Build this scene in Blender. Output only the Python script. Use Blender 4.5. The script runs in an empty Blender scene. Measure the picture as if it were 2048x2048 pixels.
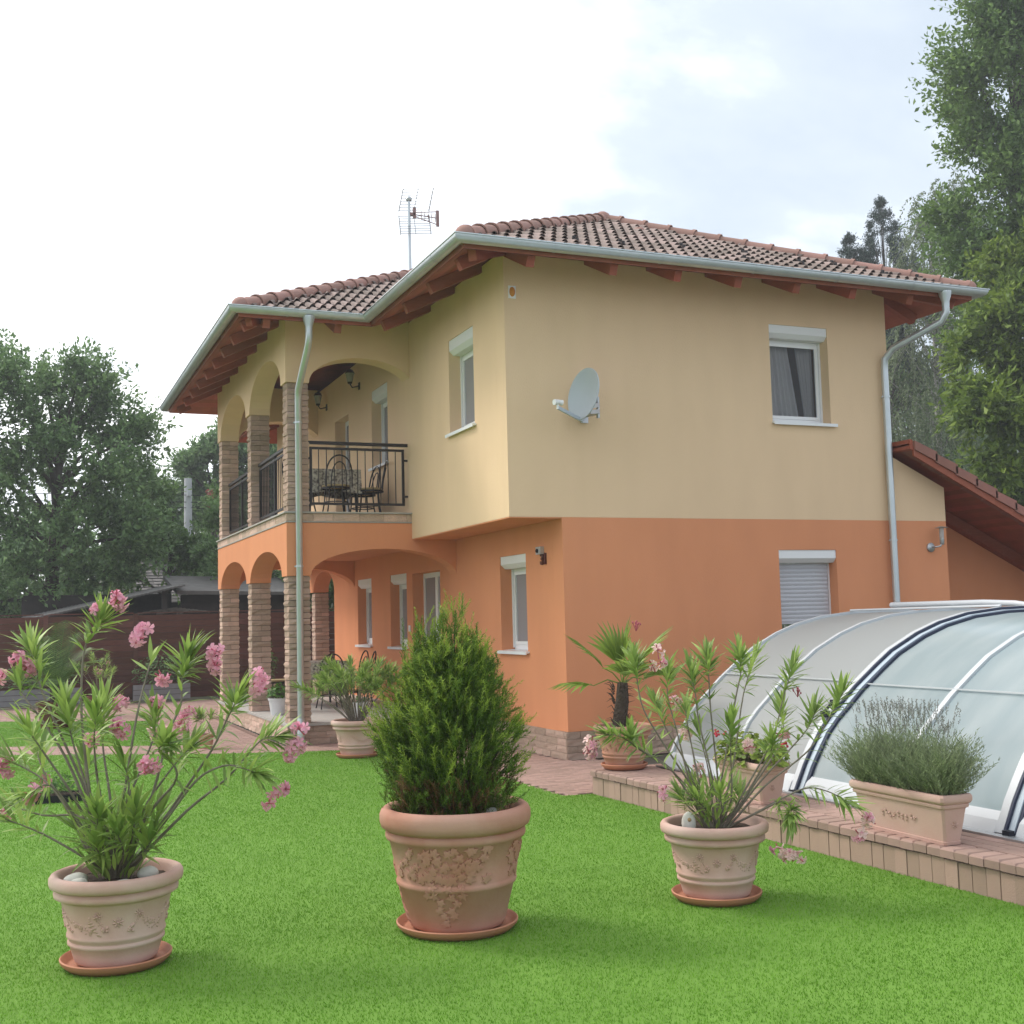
import bpy, bmesh, math, random
import numpy as np
from mathutils import Vector, Matrix, Euler
random.seed(7); RNG = np.random.default_rng(7)
S = bpy.context.scene; COL = S.collection
PI = math.pi; R = math.radians
# ------------------------------------------------------------ camera, sky, sun, exposure
CAMPOS = Vector((-6.1245, -13.0351, 1.6966))
FW = Vector((0.38546, 0.91846, 0.0886)); RT = Vector((0.92265, -0.38482, -0.02492)); UP = Vector((-0.01121, -0.09135, 0.99576))
FPX = 2387.5
cd = bpy.data.cameras.new('camera'); cam = bpy.data.objects.new('camera', cd); COL.objects.link(cam)
cd.sensor_width = 36; cd.lens = 36 * FPX / 2048; cd.clip_start = .1; cd.clip_end = 2000
cam.matrix_world = Matrix(((RT.x, UP.x, -FW.x, CAMPOS.x), (RT.y, UP.y, -FW.y, CAMPOS.y), (RT.z, UP.z, -FW.z, CAMPOS.z), (0, 0, 0, 1)))
S.camera = cam
S.render.engine = 'CYCLES'
S.view_settings.view_transform = 'Standard'; S.view_settings.look = 'None'
S.view_settings.gamma = 1; S.view_settings.use_curve_mapping = False
S.view_settings.exposure = 0.93
S.cycles.max_bounces = 8; S.cycles.transparent_max_bounces = 16
S.render.resolution_x = S.render.resolution_y = 1024
SUN_EL, SUN_AZ = R(48), R(131)      # azimuth measured from +X: from the left, a little behind the house
sdir = Vector((math.cos(SUN_AZ) * math.cos(SUN_EL), math.sin(SUN_AZ) * math.cos(SUN_EL), math.sin(SUN_EL)))
W = bpy.data.worlds.new('World'); S.world = W; W.use_nodes = True
nt = W.node_tree; nt.nodes.clear()
def wn(t, **k):
    n = nt.nodes.new(t)
    for a, b in k.items(): setattr(n, a, b)
    return n
def wmath(op, a, b=None, c=None):
    n = wn('ShaderNodeMath', operation=op)
    for i, x in enumerate((a, b, c)):
        if x is None: continue
        if isinstance(x, (int, float)): n.inputs[i].default_value = x
        else: nt.links.new(x, n.inputs[i])
    return n.outputs[0]
sky = wn('ShaderNodeTexSky', sky_type='NISHITA', sun_disc=False)
sky.sun_elevation = SUN_EL; sky.sun_rotation = (PI / 2 - SUN_AZ) % (2 * PI); sky.air_density = 1.0; sky.dust_density = 2.0
bg1 = wn('ShaderNodeBackground'); bg1.inputs[1].default_value = .1
nt.links.new(sky.outputs[0], bg1.inputs[0])
tc = wn('ShaderNodeTexCoord'); sx = wn('ShaderNodeSeparateXYZ'); nt.links.new(tc.outputs['Generated'], sx.inputs[0])
zz = wmath('ADD', wmath('MAXIMUM', sx.outputs[2], 0.0), .32)
cx = wn('ShaderNodeCombineXYZ'); nt.links.new(wmath('DIVIDE', sx.outputs[0], zz), cx.inputs[0]); nt.links.new(wmath('DIVIDE', sx.outputs[1], zz), cx.inputs[1])
n1 = wn('ShaderNodeTexNoise'); n1.inputs['Scale'].default_value = 1.15; n1.inputs['Detail'].default_value = 6; n1.inputs['Roughness'].default_value = .52; n1.inputs['Distortion'].default_value = .25
mp = wn('ShaderNodeMapping'); mp.inputs['Location'].default_value = (4.11, 2.89, 1.5); mp.inputs['Scale'].default_value = (1, 1.5, 1)
nt.links.new(cx.outputs[0], mp.inputs[0]); nt.links.new(mp.outputs[0], n1.inputs['Vector'])
dt = wn('ShaderNodeVectorMath', operation='DOT_PRODUCT'); nt.links.new(tc.outputs['Generated'], dt.inputs[0]); dt.inputs[1].default_value = sdir
glow = wmath('MULTIPLY', wmath('MAXIMUM', wmath('ADD', dt.outputs['Value'], -.28), 0.0), .42)
n2 = wn('ShaderNodeTexNoise'); n2.inputs['Scale'].default_value = 3.4; n2.inputs['Detail'].default_value = 7; n2.inputs['Roughness'].default_value = .55; nt.links.new(mp.outputs[0], n2.inputs['Vector'])
fac = wmath('ADD', wmath('ADD', wmath('MULTIPLY', n1.outputs[0], .60), wmath('MULTIPLY', n2.outputs[0], .42)), glow)
cr = wn('ShaderNodeValToRGB'); nt.links.new(fac, cr.inputs[0])
e = cr.color_ramp.elements; e[0].position = .34; e[0].color = (.37, .425, .485, 1); e[1].position = .74; e[1].color = (1.25, 1.25, 1.25, 1)
k = cr.color_ramp.elements.new(.50); k.color = (.48, .53, .585, 1)
k = cr.color_ramp.elements.new(.60); k.color = (.79, .82, .86, 1)
bg2 = wn('ShaderNodeBackground'); bg2.inputs[1].default_value = 1.0; nt.links.new(cr.outputs[0], bg2.inputs[0])
mx = wn('ShaderNodeMixShader'); mx.inputs[0].default_value = .85
nt.links.new(bg1.outputs[0], mx.inputs[1]); nt.links.new(bg2.outputs[0], mx.inputs[2])
wo = wn('ShaderNodeOutputWorld'); nt.links.new(mx.outputs[0], wo.inputs[0])
sl = bpy.data.lights.new('sun', 'SUN'); sl.energy = 1.15; sl.angle = R(16); sl.color = (1, .95, .87)
so = bpy.data.objects.new('sun', sl); COL.objects.link(so); so.location = (-10, 5, 20)
so.rotation_euler = sdir.to_track_quat('Z', 'Y').to_euler()

# ------------------------------------------------------------ helpers
def V(*a): return Vector(a)
class MB:
    """collects faces, linked later as ONE mesh object"""
    def __init__(s): s.v = []; s.f = []; s.m = []
    def add(s, vs, fs, mi=0):
        o = len(s.v); s.v += [tuple(x) for x in vs]; s.f += [tuple(i + o for i in f) for f in fs]; s.m += [mi] * len(fs)
    def poly(s, vs, mi=0): s.add(vs, [tuple(range(len(vs)))], mi)
    def box(s, a, b, mi=0):
        (x0, y0, z0), (x1, y1, z1) = a, b
        s.add([(x0, y0, z0), (x1, y0, z0), (x1, y1, z0), (x0, y1, z0), (x0, y0, z1), (x1, y0, z1), (x1, y1, z1), (x0, y1, z1)],
              [(0, 3, 2, 1), (4, 5, 6, 7), (0, 1, 5, 4), (1, 2, 6, 5), (2, 3, 7, 6), (3, 0, 4, 7)], mi)
    def bar(s, p, q, w, h, up=(0, 0, 1), mi=0):
        p, q = Vector(p), Vector(q); d = (q - p).normalized(); u = Vector(up)
        r = d.cross(u)
        if r.length < 1e-4: r = d.cross(V(1, 0, 0))
        r.normalize(); u = r.cross(d).normalized()
        c = []
        for e_ in (p, q):
            for a, b in ((-1, -1), (1, -1), (1, 1), (-1, 1)): c.append(e_ + r * a * w / 2 + u * b * h / 2)
        s.add(c, [(0, 1, 2, 3), (7, 6, 5, 4), (0, 4, 5, 1), (1, 5, 6, 2), (2, 6, 7, 3), (3, 7, 4, 0)], mi)
    def tube(s, pts, rad, n=8, mi=0, cap=True):
        pts = [Vector(p) for p in pts]; k = len(pts)
        if not hasattr(rad, '__len__'): rad = [rad] * k
        vs = []; a = None
        for i, p in enumerate(pts):
            d = (pts[min(i + 1, k - 1)] - pts[max(i - 1, 0)]).normalized()
            if a is None:
                a = d.orthogonal().normalized()
            else:
                a = (a - d * a.dot(d))
                a = a.normalized() if a.length > 1e-5 else d.orthogonal().normalized()
            b = d.cross(a)
            for j in range(n):
                t = 2 * PI * j / n; vs.append(p + (a * math.cos(t) + b * math.sin(t)) * rad[i])
        fs = []
        for i in range(k - 1):
            for j in range(n):
                j2 = (j + 1) % n; fs.append((i * n + j, i * n + j2, (i + 1) * n + j2, (i + 1) * n + j))
        if cap: fs += [tuple(range(n - 1, -1, -1)), tuple((k - 1) * n + j for j in range(n))]
        s.add(vs, fs, mi)
    def lathe(s, prof, n=40, c=(0, 0, 0), mi=0, close=True):
        vs = []; k = len(prof); cx_, cy_, cz_ = c
        for r, z in prof:
            for j in range(n):
                t = 2 * PI * j / n; vs.append((cx_ + r * math.cos(t), cy_ + r * math.sin(t), cz_ + z))
        fs = []
        for i in range(k - 1):
            for j in range(n):
                j2 = (j + 1) % n; fs.append((i * n + j, i * n + j2, (i + 1) * n + j2, (i + 1) * n + j))
        if close: fs += [tuple(range(n - 1, -1, -1)), tuple((k - 1) * n + j for j in range(n))]
        s.add(vs, fs, mi)
    def prism(s, poly, f0, f1, mi=0):
        """poly: 2-D outline; f0, f1 map (u, v) to the two faces"""
        n = len(poly); s.add([f0(*p) for p in poly] + [f1(*p) for p in poly],
              [tuple(range(n)), tuple(range(2 * n - 1, n - 1, -1))] + [(i, i + n, (i + 1) % n + n, (i + 1) % n) for i in range(n)], mi)
    def ball(s, c, r, nu=8, nv=6, mi=0, sc=(1, 1, 1), rot=None):
        vs = []; c = Vector(c)
        for i in range(nv + 1):
            th = PI * i / nv
            for j in range(nu):
                ph = 2 * PI * j / nu; q = V(math.sin(th) * math.cos(ph) * sc[0], math.sin(th) * math.sin(ph) * sc[1], math.cos(th) * sc[2]) * r
                if rot: q = rot @ q
                vs.append(c + q)
        fs = [(i * nu + j, (i + 1) * nu + j, (i + 1) * nu + (j + 1) % nu, i * nu + (j + 1) % nu) for i in range(nv) for j in range(nu)]
        s.add(vs, fs, mi)
    def mesh(s, name, mats, smooth=None):
        me = bpy.data.meshes.new(name); me.from_pydata(s.v, [], s.f)
        if smooth and len(s.f) < 30000:
            bm = bmesh.new(); bm.from_mesh(me); bmesh.ops.recalc_face_normals(bm, faces=bm.faces[:]); bm.to_mesh(me); bm.free()
        for m in (mats if isinstance(mats, (list, tuple)) else [mats]): me.materials.append(m)
        me.polygons.foreach_set('material_index', s.m)
        if smooth:
            me.polygons.foreach_set('use_smooth', [True] * len(s.f)); me.update()
            if smooth is not True: me.set_sharp_from_angle(angle=R(smooth))
        me.update(); return me
def obj(name, mb, mats=None, parent=None, smooth=None, loc=None, mw=None):
    me = mb.mesh(name, mats, smooth) if isinstance(mb, MB) else mb
    o = bpy.data.objects.new(name, me); COL.objects.link(o)
    if parent: o.parent = parent
    if loc is not None: o.location = loc
    if mw is not None: o.matrix_basis = mw
    return o
def thing(name, label, cat, loc=(0, 0, 0), rz=0, group=None):
    o = bpy.data.objects.new(name, None); COL.objects.link(o); o.empty_display_size = .2
    o.location = loc; o.rotation_euler = (0, 0, rz); o['label'] = label; o['category'] = cat
    if group: o['group'] = group
    return o
def tag(o, label, cat, group=None):
    o['label'] = label; o['category'] = cat
    if group: o['group'] = group
    return o
def struct(o): o['kind'] = 'structure'; return o
def stuff(o): o['kind'] = 'stuff'; return o
def dup(root, loc, rz, label, group=None):
    r = root.copy(); COL.objects.link(r); r.location = loc; r.rotation_euler = (0, 0, rz); r['label'] = label
    if group: r['group'] = group
    for ch in list(root.children):
        c = ch.copy(); COL.objects.link(c); c.parent = r
        for g in list(ch.children):
            d = g.copy(); COL.objects.link(d); d.parent = c
    return r
def fast_mesh(name, verts, nper, mat_, faces_per=None):
    """verts (N*nper, 3): every nper vertices one face"""
    N = len(verts) // nper; me = bpy.data.meshes.new(name)
    me.vertices.add(len(verts)); me.vertices.foreach_set('co', np.asarray(verts, np.float32).ravel())
    me.loops.add(N * nper); me.loops.foreach_set('vertex_index', np.arange(N * nper, dtype=np.int32))
    me.polygons.add(N); me.polygons.foreach_set('loop_start', np.arange(0, N * nper, nper, dtype=np.int32))
    me.update(calc_edges=True); me.materials.append(mat_); return me
# ------------------------------------------------------------ materials
def mat(name, col, rough=.75, col2=None, vs=6., vamt=.6, bump=0., bs=60., spec=.3, isl=0., ornd=0., metal=0., detail=4, stretch=None, bdist=.01, transl=0.):
    m = bpy.data.materials.new(name); m.use_nodes = True; t = m.node_tree; t.nodes.clear()
    N = lambda ty: t.nodes.new(ty)
    out = N('ShaderNodeOutputMaterial'); p = N('ShaderNodeBsdfPrincipled'); t.links.new(p.outputs[0], out.inputs[0])
    p.inputs['Roughness'].default_value = rough; p.inputs['Metallic'].default_value = metal
    p.inputs['Specular IOR Level'].default_value = spec
    tcn = N('ShaderNodeTexCoord'); co = tcn.outputs['Object']
    if stretch:
        mm = N('ShaderNodeMapping'); mm.inputs['Scale'].default_value = stretch; t.links.new(co, mm.inputs[0]); co = mm.outputs[0]
    rgb = N('ShaderNodeRGB'); rgb.outputs[0].default_value = (*col, 1); c = rgb.outputs[0]
    if col2:
        nz = N('ShaderNodeTexNoise'); nz.inputs['Scale'].default_value = vs; nz.inputs['Detail'].default_value = detail; t.links.new(co, nz.inputs['Vector'])
        mr = N('ShaderNodeMapRange'); mr.inputs[1].default_value = .35; mr.inputs[2].default_value = .68; mr.inputs[4].default_value = vamt; t.links.new(nz.outputs[0], mr.inputs[0])
        mi = N('ShaderNodeMix'); mi.data_type = 'RGBA'; t.links.new(mr.outputs[0], mi.inputs[0]); t.links.new(c, mi.inputs[6]); mi.inputs[7].default_value = (*col2, 1); c = mi.outputs[2]
    for amt, src in ((isl, 'g'), (ornd, 'o')):
        if not amt: continue
        if src == 'g': g = N('ShaderNodeNewGeometry'); rv = g.outputs['Random Per Island']
        else: g = N('ShaderNodeObjectInfo'); rv = g.outputs['Random']
        mr = N('ShaderNodeMapRange'); mr.inputs[3].default_value = 1 - amt; mr.inputs[4].default_value = 1 + amt; t.links.new(rv, mr.inputs[0])
        mr2 = N('ShaderNodeMapRange'); mr2.inputs[3].default_value = .5 + amt * .035; mr2.inputs[4].default_value = .5 - amt * .035; t.links.new(rv, mr2.inputs[0])
        hs = N('ShaderNodeHueSaturation'); t.links.new(c, hs.inputs['Color']); t.links.new(mr.outputs[0], hs.inputs['Value']); t.links.new(mr2.outputs[0], hs.inputs['Hue']); c = hs.outputs[0]
    t.links.new(c, p.inputs['Base Color'])
    if bump:
        nb = N('ShaderNodeTexNoise'); nb.inputs['Scale'].default_value = bs; nb.inputs['Detail'].default_value = 5; t.links.new(co, nb.inputs['Vector'])
        bp = N('ShaderNodeBump'); bp.inputs['Strength'].default_value = bump; bp.inputs['Distance'].default_value = bdist; t.links.new(nb.outputs[0], bp.inputs['Height']); t.links.new(bp.outputs[0], p.inputs['Normal'])
    if transl:
        tr = N('ShaderNodeBsdfTranslucent'); t.links.new(c, tr.inputs[0]); ms = N('ShaderNodeMixShader'); ms.inputs[0].default_value = transl
        t.links.new(p.outputs[0], ms.inputs[1]); t.links.new(tr.outputs[0], ms.inputs[2]); t.links.new(ms.outputs[0], out.inputs[0])
    return m
def glassy(name, tint, rough, transp, transl=0., streak=False):
    m = bpy.data.materials.new(name); m.use_nodes = True; t = m.node_tree; t.nodes.clear(); N = lambda ty: t.nodes.new(ty)
    out = N('ShaderNodeOutputMaterial'); p = N('ShaderNodeBsdfPrincipled'); p.inputs['Base Color'].default_value = (*tint, 1); p.inputs['Roughness'].default_value = rough
    p.inputs['Specular IOR Level'].default_value = .5
    if streak:
        tc_ = N('ShaderNodeTexCoord'); mm = N('ShaderNodeMapping'); mm.inputs['Scale'].default_value = (.7, 2.4, .7); t.links.new(tc_.outputs['Object'], mm.inputs[0]); nz = N('ShaderNodeTexNoise'); nz.inputs['Scale'].default_value = 1.6; nz.inputs['Detail'].default_value = 5; t.links.new(mm.outputs[0], nz.inputs['Vector'])
        mr_ = N('ShaderNodeMapRange'); mr_.inputs[1].default_value = .42; mr_.inputs[2].default_value = .7; t.links.new(nz.outputs[0], mr_.inputs[0]); mi_ = N('ShaderNodeMix'); mi_.data_type = 'RGBA'; t.links.new(mr_.outputs[0], mi_.inputs[0]); mi_.inputs[6].default_value = (*tint, 1); mi_.inputs[7].default_value = (.60, .66, .66, 1); t.links.new(mi_.outputs[2], p.inputs['Base Color'])
    tr = N('ShaderNodeBsdfTransparent'); ms = N('ShaderNodeMixShader')
    tr.inputs[0].default_value = (*[min(1, c * .4 + .6) for c in tint], 1)
    lw = N('ShaderNodeFresnel'); lw.inputs[0].default_value = 1.45
    ad = N('ShaderNodeMath'); ad.operation = 'ADD'; ad.use_clamp = True; ad.inputs[1].default_value = 1 - transp; t.links.new(lw.outputs[0], ad.inputs[0])
    if transl:
        tl = N('ShaderNodeBsdfTranslucent'); tl.inputs[0].default_value = (*tint, 1); m2 = N('ShaderNodeMixShader'); m2.inputs[0].default_value = transl
        t.links.new(p.outputs[0], m2.inputs[1]); t.links.new(tl.outputs[0], m2.inputs[2]); src = m2.outputs[0]
    else: src = p.outputs[0]
    t.links.new(ad.outputs[0], ms.inputs[0]); t.links.new(tr.outputs[0], ms.inputs[1]); t.links.new(src, ms.inputs[2]); t.links.new(ms.outputs[0], out.inputs[0])
    return m
M = dict(
 cream=mat('cream render', (.785, .57, .365), .9, (.72, .52, .33), 2.2, .6, .6, 110, .15, bdist=.006, stretch=(1, 1, .3)),
 orange=mat('orange render', (.71, .297, .15), .9, (.64, .265, .135), 2.2, .6, .6, 110, .15, bdist=.006, stretch=(1, 1, .3)),
 stone=mat('split stone', (.60, .43, .335), .92, (.48, .35, .28), 9, .7, .8, 45, .15, ornd=.2, bdist=.02),
 stoneb=mat('split stone facing', (.60, .43, .335), .92, (.48, .35, .28), 9, .7, .8, 45, .15, isl=.2, bdist=.02),
 mortar=mat('mortar', (.22, .175, .145), .95, (.17, .135, .115), 8, .7, .3, 60),
 grey=mat('grey stone slab', (.42, .40, .37), .7, (.36, .34, .32), 5, .6, .1, 80),
 white=mat('white plastic', (.80, .80, .80), .4, spec=.4),
 whitem=mat('white painted metal', (.78, .79, .80), .35, spec=.5),
 zinc=mat('galvanised zinc', (.56, .60, .62), .34, (.46, .51, .53), 4, .6, spec=.5, metal=.6),
 tile=mat('roof tile clay', (.275, .212, .185), .8, (.195, .158, .143), 6, .8, .3, 70, .2, ornd=.3),
 tilej=mat('roof tiles', (.255, .198, .175), .8, (.185, .15, .135), 3, .8, .3, 70, .2, isl=.18),
 ridge=mat('ridge tile clay', (.36, .205, .165), .8, (.28, .17, .145), 5, .8, .3, 70, .2, ornd=.14),
 verge=mat('red brown verge tile', (.33, .15, .115), .8, (.26, .13, .105), 5, .8, .3, 70, .2, ornd=.12),
 wood=mat('red brown stained wood', (.35, .098, .055), .6, (.28, .08, .045), 8, .7, .2, 30, .3, stretch=(1, 6, 6), ornd=.15),
 soffit=mat('red brown soffit boards', (.40, .115, .065), .6, (.31, .09, .055), 6, .7, .1, 30, .3, isl=.18),
 iron=mat('dark brown iron', (.020, .015, .014), .45, spec=.4),
 black=mat('black rubber', (.015, .017, .025), .5),
 curtain=mat('curtain', (.82, .80, .78), .95, (.72, .71, .72), 3, .5),
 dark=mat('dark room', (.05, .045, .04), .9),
 slat=mat('grey shutter', (.50, .50, .53), .5),
 terra=mat('terracotta', (.525, .325, .265), .85, (.64, .48, .42), 3, .8, .2, 50, .2, bdist=.006, detail=6),
 trough=mat('pale pink terracotta', (.54, .345, .29), .85, (.58, .41, .35), 4, .75, .2, 50, .2, bdist=.006, detail=6),
 terrab=mat('reddish terracotta', (.43, .20, .135), .85, (.53, .33, .26), 3, .75, .2, 50, .2, bdist=.006, detail=6),
 saucer=mat('orange terracotta saucer', (.47, .20, .115), .7, (.42, .2, .13), 6, .6, .1, 60),
 soil=mat('soil', (.045, .03, .022), .95, (.09, .06, .04), 20, .7, 1, 40, bdist=.03),
 pebble=mat('white pebble', (.62, .60, .54), .7, (.5, .48, .42), 12, .6, .2, 30),
 paver=mat('clay paver', (.37, .245, .20), .88, (.30, .205, .175), 5, .7, .3, 90, .15, ornd=.13, bdist=.006),
 paverj=mat('clay pavers', (.36, .24, .20), .88, (.30, .205, .18), 3, .7, .3, 90, .15, isl=.13, bdist=.006),
 palis=mat('palisade block', (.40, .27, .21), .9, (.34, .25, .205), 5, .7, .5, 120, .15, ornd=.12, bdist=.006),
 joint=mat('sand joint', (.11, .095, .08), .95, (.06, .07, .045), 4, .8, .5, 80),
 turf=mat('turf base', (.115, .23, .03), .95, (.14, .27, .038), 2, .8, .4, 200),
 blade=mat('turf blades', (.135, .30, .026), .55, (.175, .355, .038), .9, .85, spec=.15, isl=.11, transl=.25),
 fence=mat('dark brown stained board', (.14, .058, .042), .75, (.09, .04, .032), 6, .7, .3, 40, stretch=(1, 5, 8), ornd=.22),
 bark=mat('bark', (.10, .085, .07), .95, (.06, .05, .042), 10, .8, .8, 25, bdist=.04, stretch=(1, 1, .35)),
 birchb=mat('birch bark', (.45, .43, .40), .9, (.12, .11, .1), 6, .8, .3, 25, stretch=(1, 1, 3)),
 stem=mat('oleander stem', (.24, .21, .165), .85, (.13, .10, .08), 12, .7, .3, 60),
 ole=mat('oleander leaf', (.30, .42, .105), .42, spec=.4, ornd=.36, transl=.35),
 olej=mat('oleander leaves', (.28, .39, .10), .42, spec=.4, isl=.36, transl=.35),
 pink=mat('pink petals', (.82, .36, .50), .6, (.86, .55, .64), 60, .8, ornd=.12, transl=.35),
 pale=mat('pale pink petals', (.84, .58, .57), .6, (.86, .70, .66), 60, .8, ornd=.1, transl=.35),
 bud=mat('dark pink buds', (.45, .10, .14), .6, ornd=.15),
 shrub=mat('evergreen needles', (.095, .17, .02), .6, (.14, .23, .03), 5, .9, isl=.35, transl=.25, spec=.2),
 shrubt=mat('evergreen tips', (.24, .34, .04), .6, (.28, .38, .055), 5, .9, isl=.3, transl=.3, spec=.2),
 shrubd=mat('dry brown needles', (.16, .09, .03), .7, isl=.3),
 lav=mat('lavender leaves', (.27, .33, .17), .7, (.20, .23, .15), 6, .8, isl=.3, transl=.2),
 lavf=mat('faded lavender spikes', (.26, .255, .235), .8, isl=.25),
 leafA=mat('leaves dark green', (.175, .28, .105), .55, (.125, .22, .085), .5, .8, isl=.35, transl=.35, spec=.3),
 leafB=mat('leaves mid green', (.13, .22, .06), .55, (.085, .16, .05), .5, .8, isl=.35, transl=.35, spec=.3),
 leafC=mat('chestnut leaves', (.19, .27, .035), .55, (.11, .18, .032), .45, .8, isl=.4, transl=.4, spec=.3),
 leafD=mat('birch leaves', (.16, .205, .10), .55, (.12, .16, .085), .5, .7, isl=.35, transl=.35, spec=.3),
 leafE=mat('spruce needles', (.04, .075, .055), .6, (.03, .055, .045), .6, .8, isl=.3, transl=.1),
 leafF=mat('tall tree leaves', (.16, .255, .06), .55, (.105, .19, .055), .5, .8, isl=.35, transl=.35, spec=.3),
 palm=mat('palm leaf', (.22, .31, .05), .45, spec=.4, isl=.3, ornd=.2, transl=.3),
 palmd=mat('dark palm leaf', (.095, .165, .04), .5, spec=.35, isl=.3, ornd=.2, transl=.3), hole=mat('tan hollow', (.36, .25, .12), .9),
 palmt=mat('palm trunk fibre', (.085, .06, .045), .95, (.045, .033, .026), 25, .8, 1, 40, bdist=.03),
 ger=mat('yellow green geranium leaves', (.22, .28, .04), .6, (.13, .20, .03), 9, .8, isl=.35, transl=.3),
 geru=mat('bright green leaves', (.08, .19, .03), .5, isl=.35, transl=.3),
 red=mat('red flowers', (.42, .03, .05), .6),
 panelg=glassy('grey frosted polycarbonate', (.44, .445, .44), .35, .08, transl=.35),
 panelb=glassy('clear polycarbonate', (.47, .545, .56), .22, .32, transl=.35, streak=True),
 glass=glassy('window glass', (.26, .26, .28), .03, .84),
 lampg=glassy('lamp glass', (.6, .62, .6), .1, .5),
 alu=mat('white aluminium', (.54, .56, .58), .32, spec=.5),
 seal=mat('dark blue seal', (.03, .038, .07), .5),
 bluegrey=mat('pale blue grey profile', (.45, .52, .58), .4),
 pool=mat('pool water', (.32, .62, .72), .08, spec=.5), pooll=mat('pool liner', (.35, .6, .66), .5),
 dish=mat('grey dish enamel', (.42, .47, .52), .4, spec=.4), steel=mat('steel', (.45, .46, .47), .35, metal=.8),
 orangep=mat('orange plastic', (.55, .22, .04), .4), rust=mat('rusty red iron', (.10, .03, .02), .7),
 cloth=mat('patterned tablecloth', (.60, .57, .48), .9, (.12, .10, .10), 26, 1, detail=1),
 seatp=mat('beige seat', (.42, .32, .17), .8), cable=mat('black wire', (.02, .02, .02), .6),
 concrete=mat('concrete pole', (.46, .47, .48), .85, (.38, .39, .40), 3, .6),
 corr=mat('grey corrugated sheet', (.13, .125, .12), .8, (.08, .075, .07), 4, .8, .3, 30), shedw=mat('old dark planks', (.05, .042, .038), .9, (.03, .026, .025), 5, .8, ornd=.2),
 slate=mat('grey roof shingles', (.24, .22, .21), .85, (.17, .16, .155), 8, .8, .3, 40, isl=.2), brick=mat('red chimney brick', (.32, .10, .07), .9, (.25, .09, .07), 20, .7),
 redpot=mat('dark red brown pot', (.14, .045, .028), .6, (.10, .035, .025), 6, .6), wpot=mat('white planter', (.62, .62, .63), .5),
 boxg=mat('grey planter slats', (.22, .23, .24), .7, (.16, .17, .18), 6, .6), trayp=mat('black plastic tray', (.012, .012, .014), .5),
 grnd=mat('garden soil ground', (.10, .09, .06), .95, (.06, .08, .035), 1, .9, .4, 20), antg=mat('antenna pale wire', (.30, .31, .32), .5), antr=mat('antenna grey red plastic', (.26, .16, .15), .6), wallw=mat('lamp dark bronze', (.06, .05, .045), .5),
)
# ------------------------------------------------------------ the ground
def sheet(name, poly, z, m, parent=None):
    b = MB(); b.poly([(x, y, z) for x, y in poly]); return obj(name, b, m, parent)
struct(sheet('ground', [(-150, -40), (150, -40), (150, 220), (-150, 220)], -.03, M['grnd']))
paving = struct(sheet('paving', [(-16, -2.62), (14, -2.62), (14, 15.4), (-16, 15.4)], -.012, M['joint']))
O2 = Vector((-.979, -2.6)); E1 = Vector((.148, -5.14)).normalized(); E2 = Vector((-E1.y, E1.x))   # deck edge frame (E2 points to +X)
def DK(a, b, z): q = O2 + E1 * a + E2 * b; return V(q.x, q.y, z)
LAWN = [(-16, 10.3), (-6.25, 4.97), (-5.13, 4.26), (-3.66, 3.35), (-2.9, 3.02), (-2.13, 2.72), (-1.3, 2.3), (-1.25, -1.1), (-1.27, -2.55), (-.975, -2.6), (-.50, -19), (-16, -19)]
LAWN2 = [(-16, 13.0), (-6.31, 11.55), (-5.5, 11.0), (-3.75, 9.7), (-3.8, 4.75), (-5.13, 5.5), (-6.27, 6.28), (-16, 11.6)]
struct(sheet('lawn', LAWN, .004, M['turf'])); struct(sheet('back_lawn', LAWN2, .004, M['turf']))
def inpoly(x, y, P):
    c = np.zeros(np.shape(x), bool); n = len(P)
    for i in range(n):
        (x0, y0), (x1, y1) = P[i], P[i - 1]
        if y0 == y1: continue
        c ^= ((y0 > y) != (y1 > y)) & (x < (x1 - x0) * (y - y0) / (y1 - y0) + x0)
    return c
def project(x, y, z):
    dx, dy, dz = x - CAMPOS.x, y - CAMPOS.y, z - CAMPOS.z
    d = dx * FW.x + dy * FW.y + dz * FW.z
    return 1024 + FPX * (dx * RT.x + dy * RT.y + dz * RT.z) / d, 1024 - FPX * (dx * UP.x + dy * UP.y + dz * UP.z) / d, d
# turf blades: one mesh, thinning out with distance
NB = 1500000
gx = RNG.uniform(-10.5, -.4, NB); gy = RNG.uniform(-10.2, 11.5, NB)
pu, pv, pd = project(gx, gy, 0.)
keep = (pd > 1) & (pu > -160) & (pu < 2210) & (pv < 2230) & (inpoly(gx, gy, LAWN) | inpoly(gx, gy, LAWN2))
keep &= RNG.random(NB) < np.clip((6.6 / np.maximum(pd, 1)) ** 1.15, .22, 1)
gx, gy, pd = gx[keep], gy[keep], pd[keep]; n = len(gx)
h = RNG.uniform(.009, .019, n); wd = RNG.uniform(.0020, .0034, n) * np.clip(pd / 8, 1, 2.0)
an = RNG.uniform(0, 2 * PI, n); la = RNG.uniform(0, 2 * PI, n)
ph = np.sin(gx * 1.7 + np.sin(gy * 1.3) * 1.5) + np.sin(gy * 2.1 + gx * .6)
lean = h * RNG.uniform(.1, .95, n) ; bx_ = .35 * np.sin(ph * 1.4)
vv = np.zeros((n, 3, 3), np.float32)
vv[:, 0] = np.stack([gx - wd * np.cos(an), gy - wd * np.sin(an), np.full(n, .002)], 1)
vv[:, 1] = np.stack([gx + wd * np.cos(an), gy + wd * np.sin(an), np.full(n, .002)], 1)
vv[:, 2] = np.stack([gx + lean * (np.cos(la) + bx_), gy + lean * (np.sin(la) + bx_), h + .002], 1)
stuff(obj('grass', fast_mesh('grass', vv.reshape(-1, 3), 3, M['blade'])))
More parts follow.
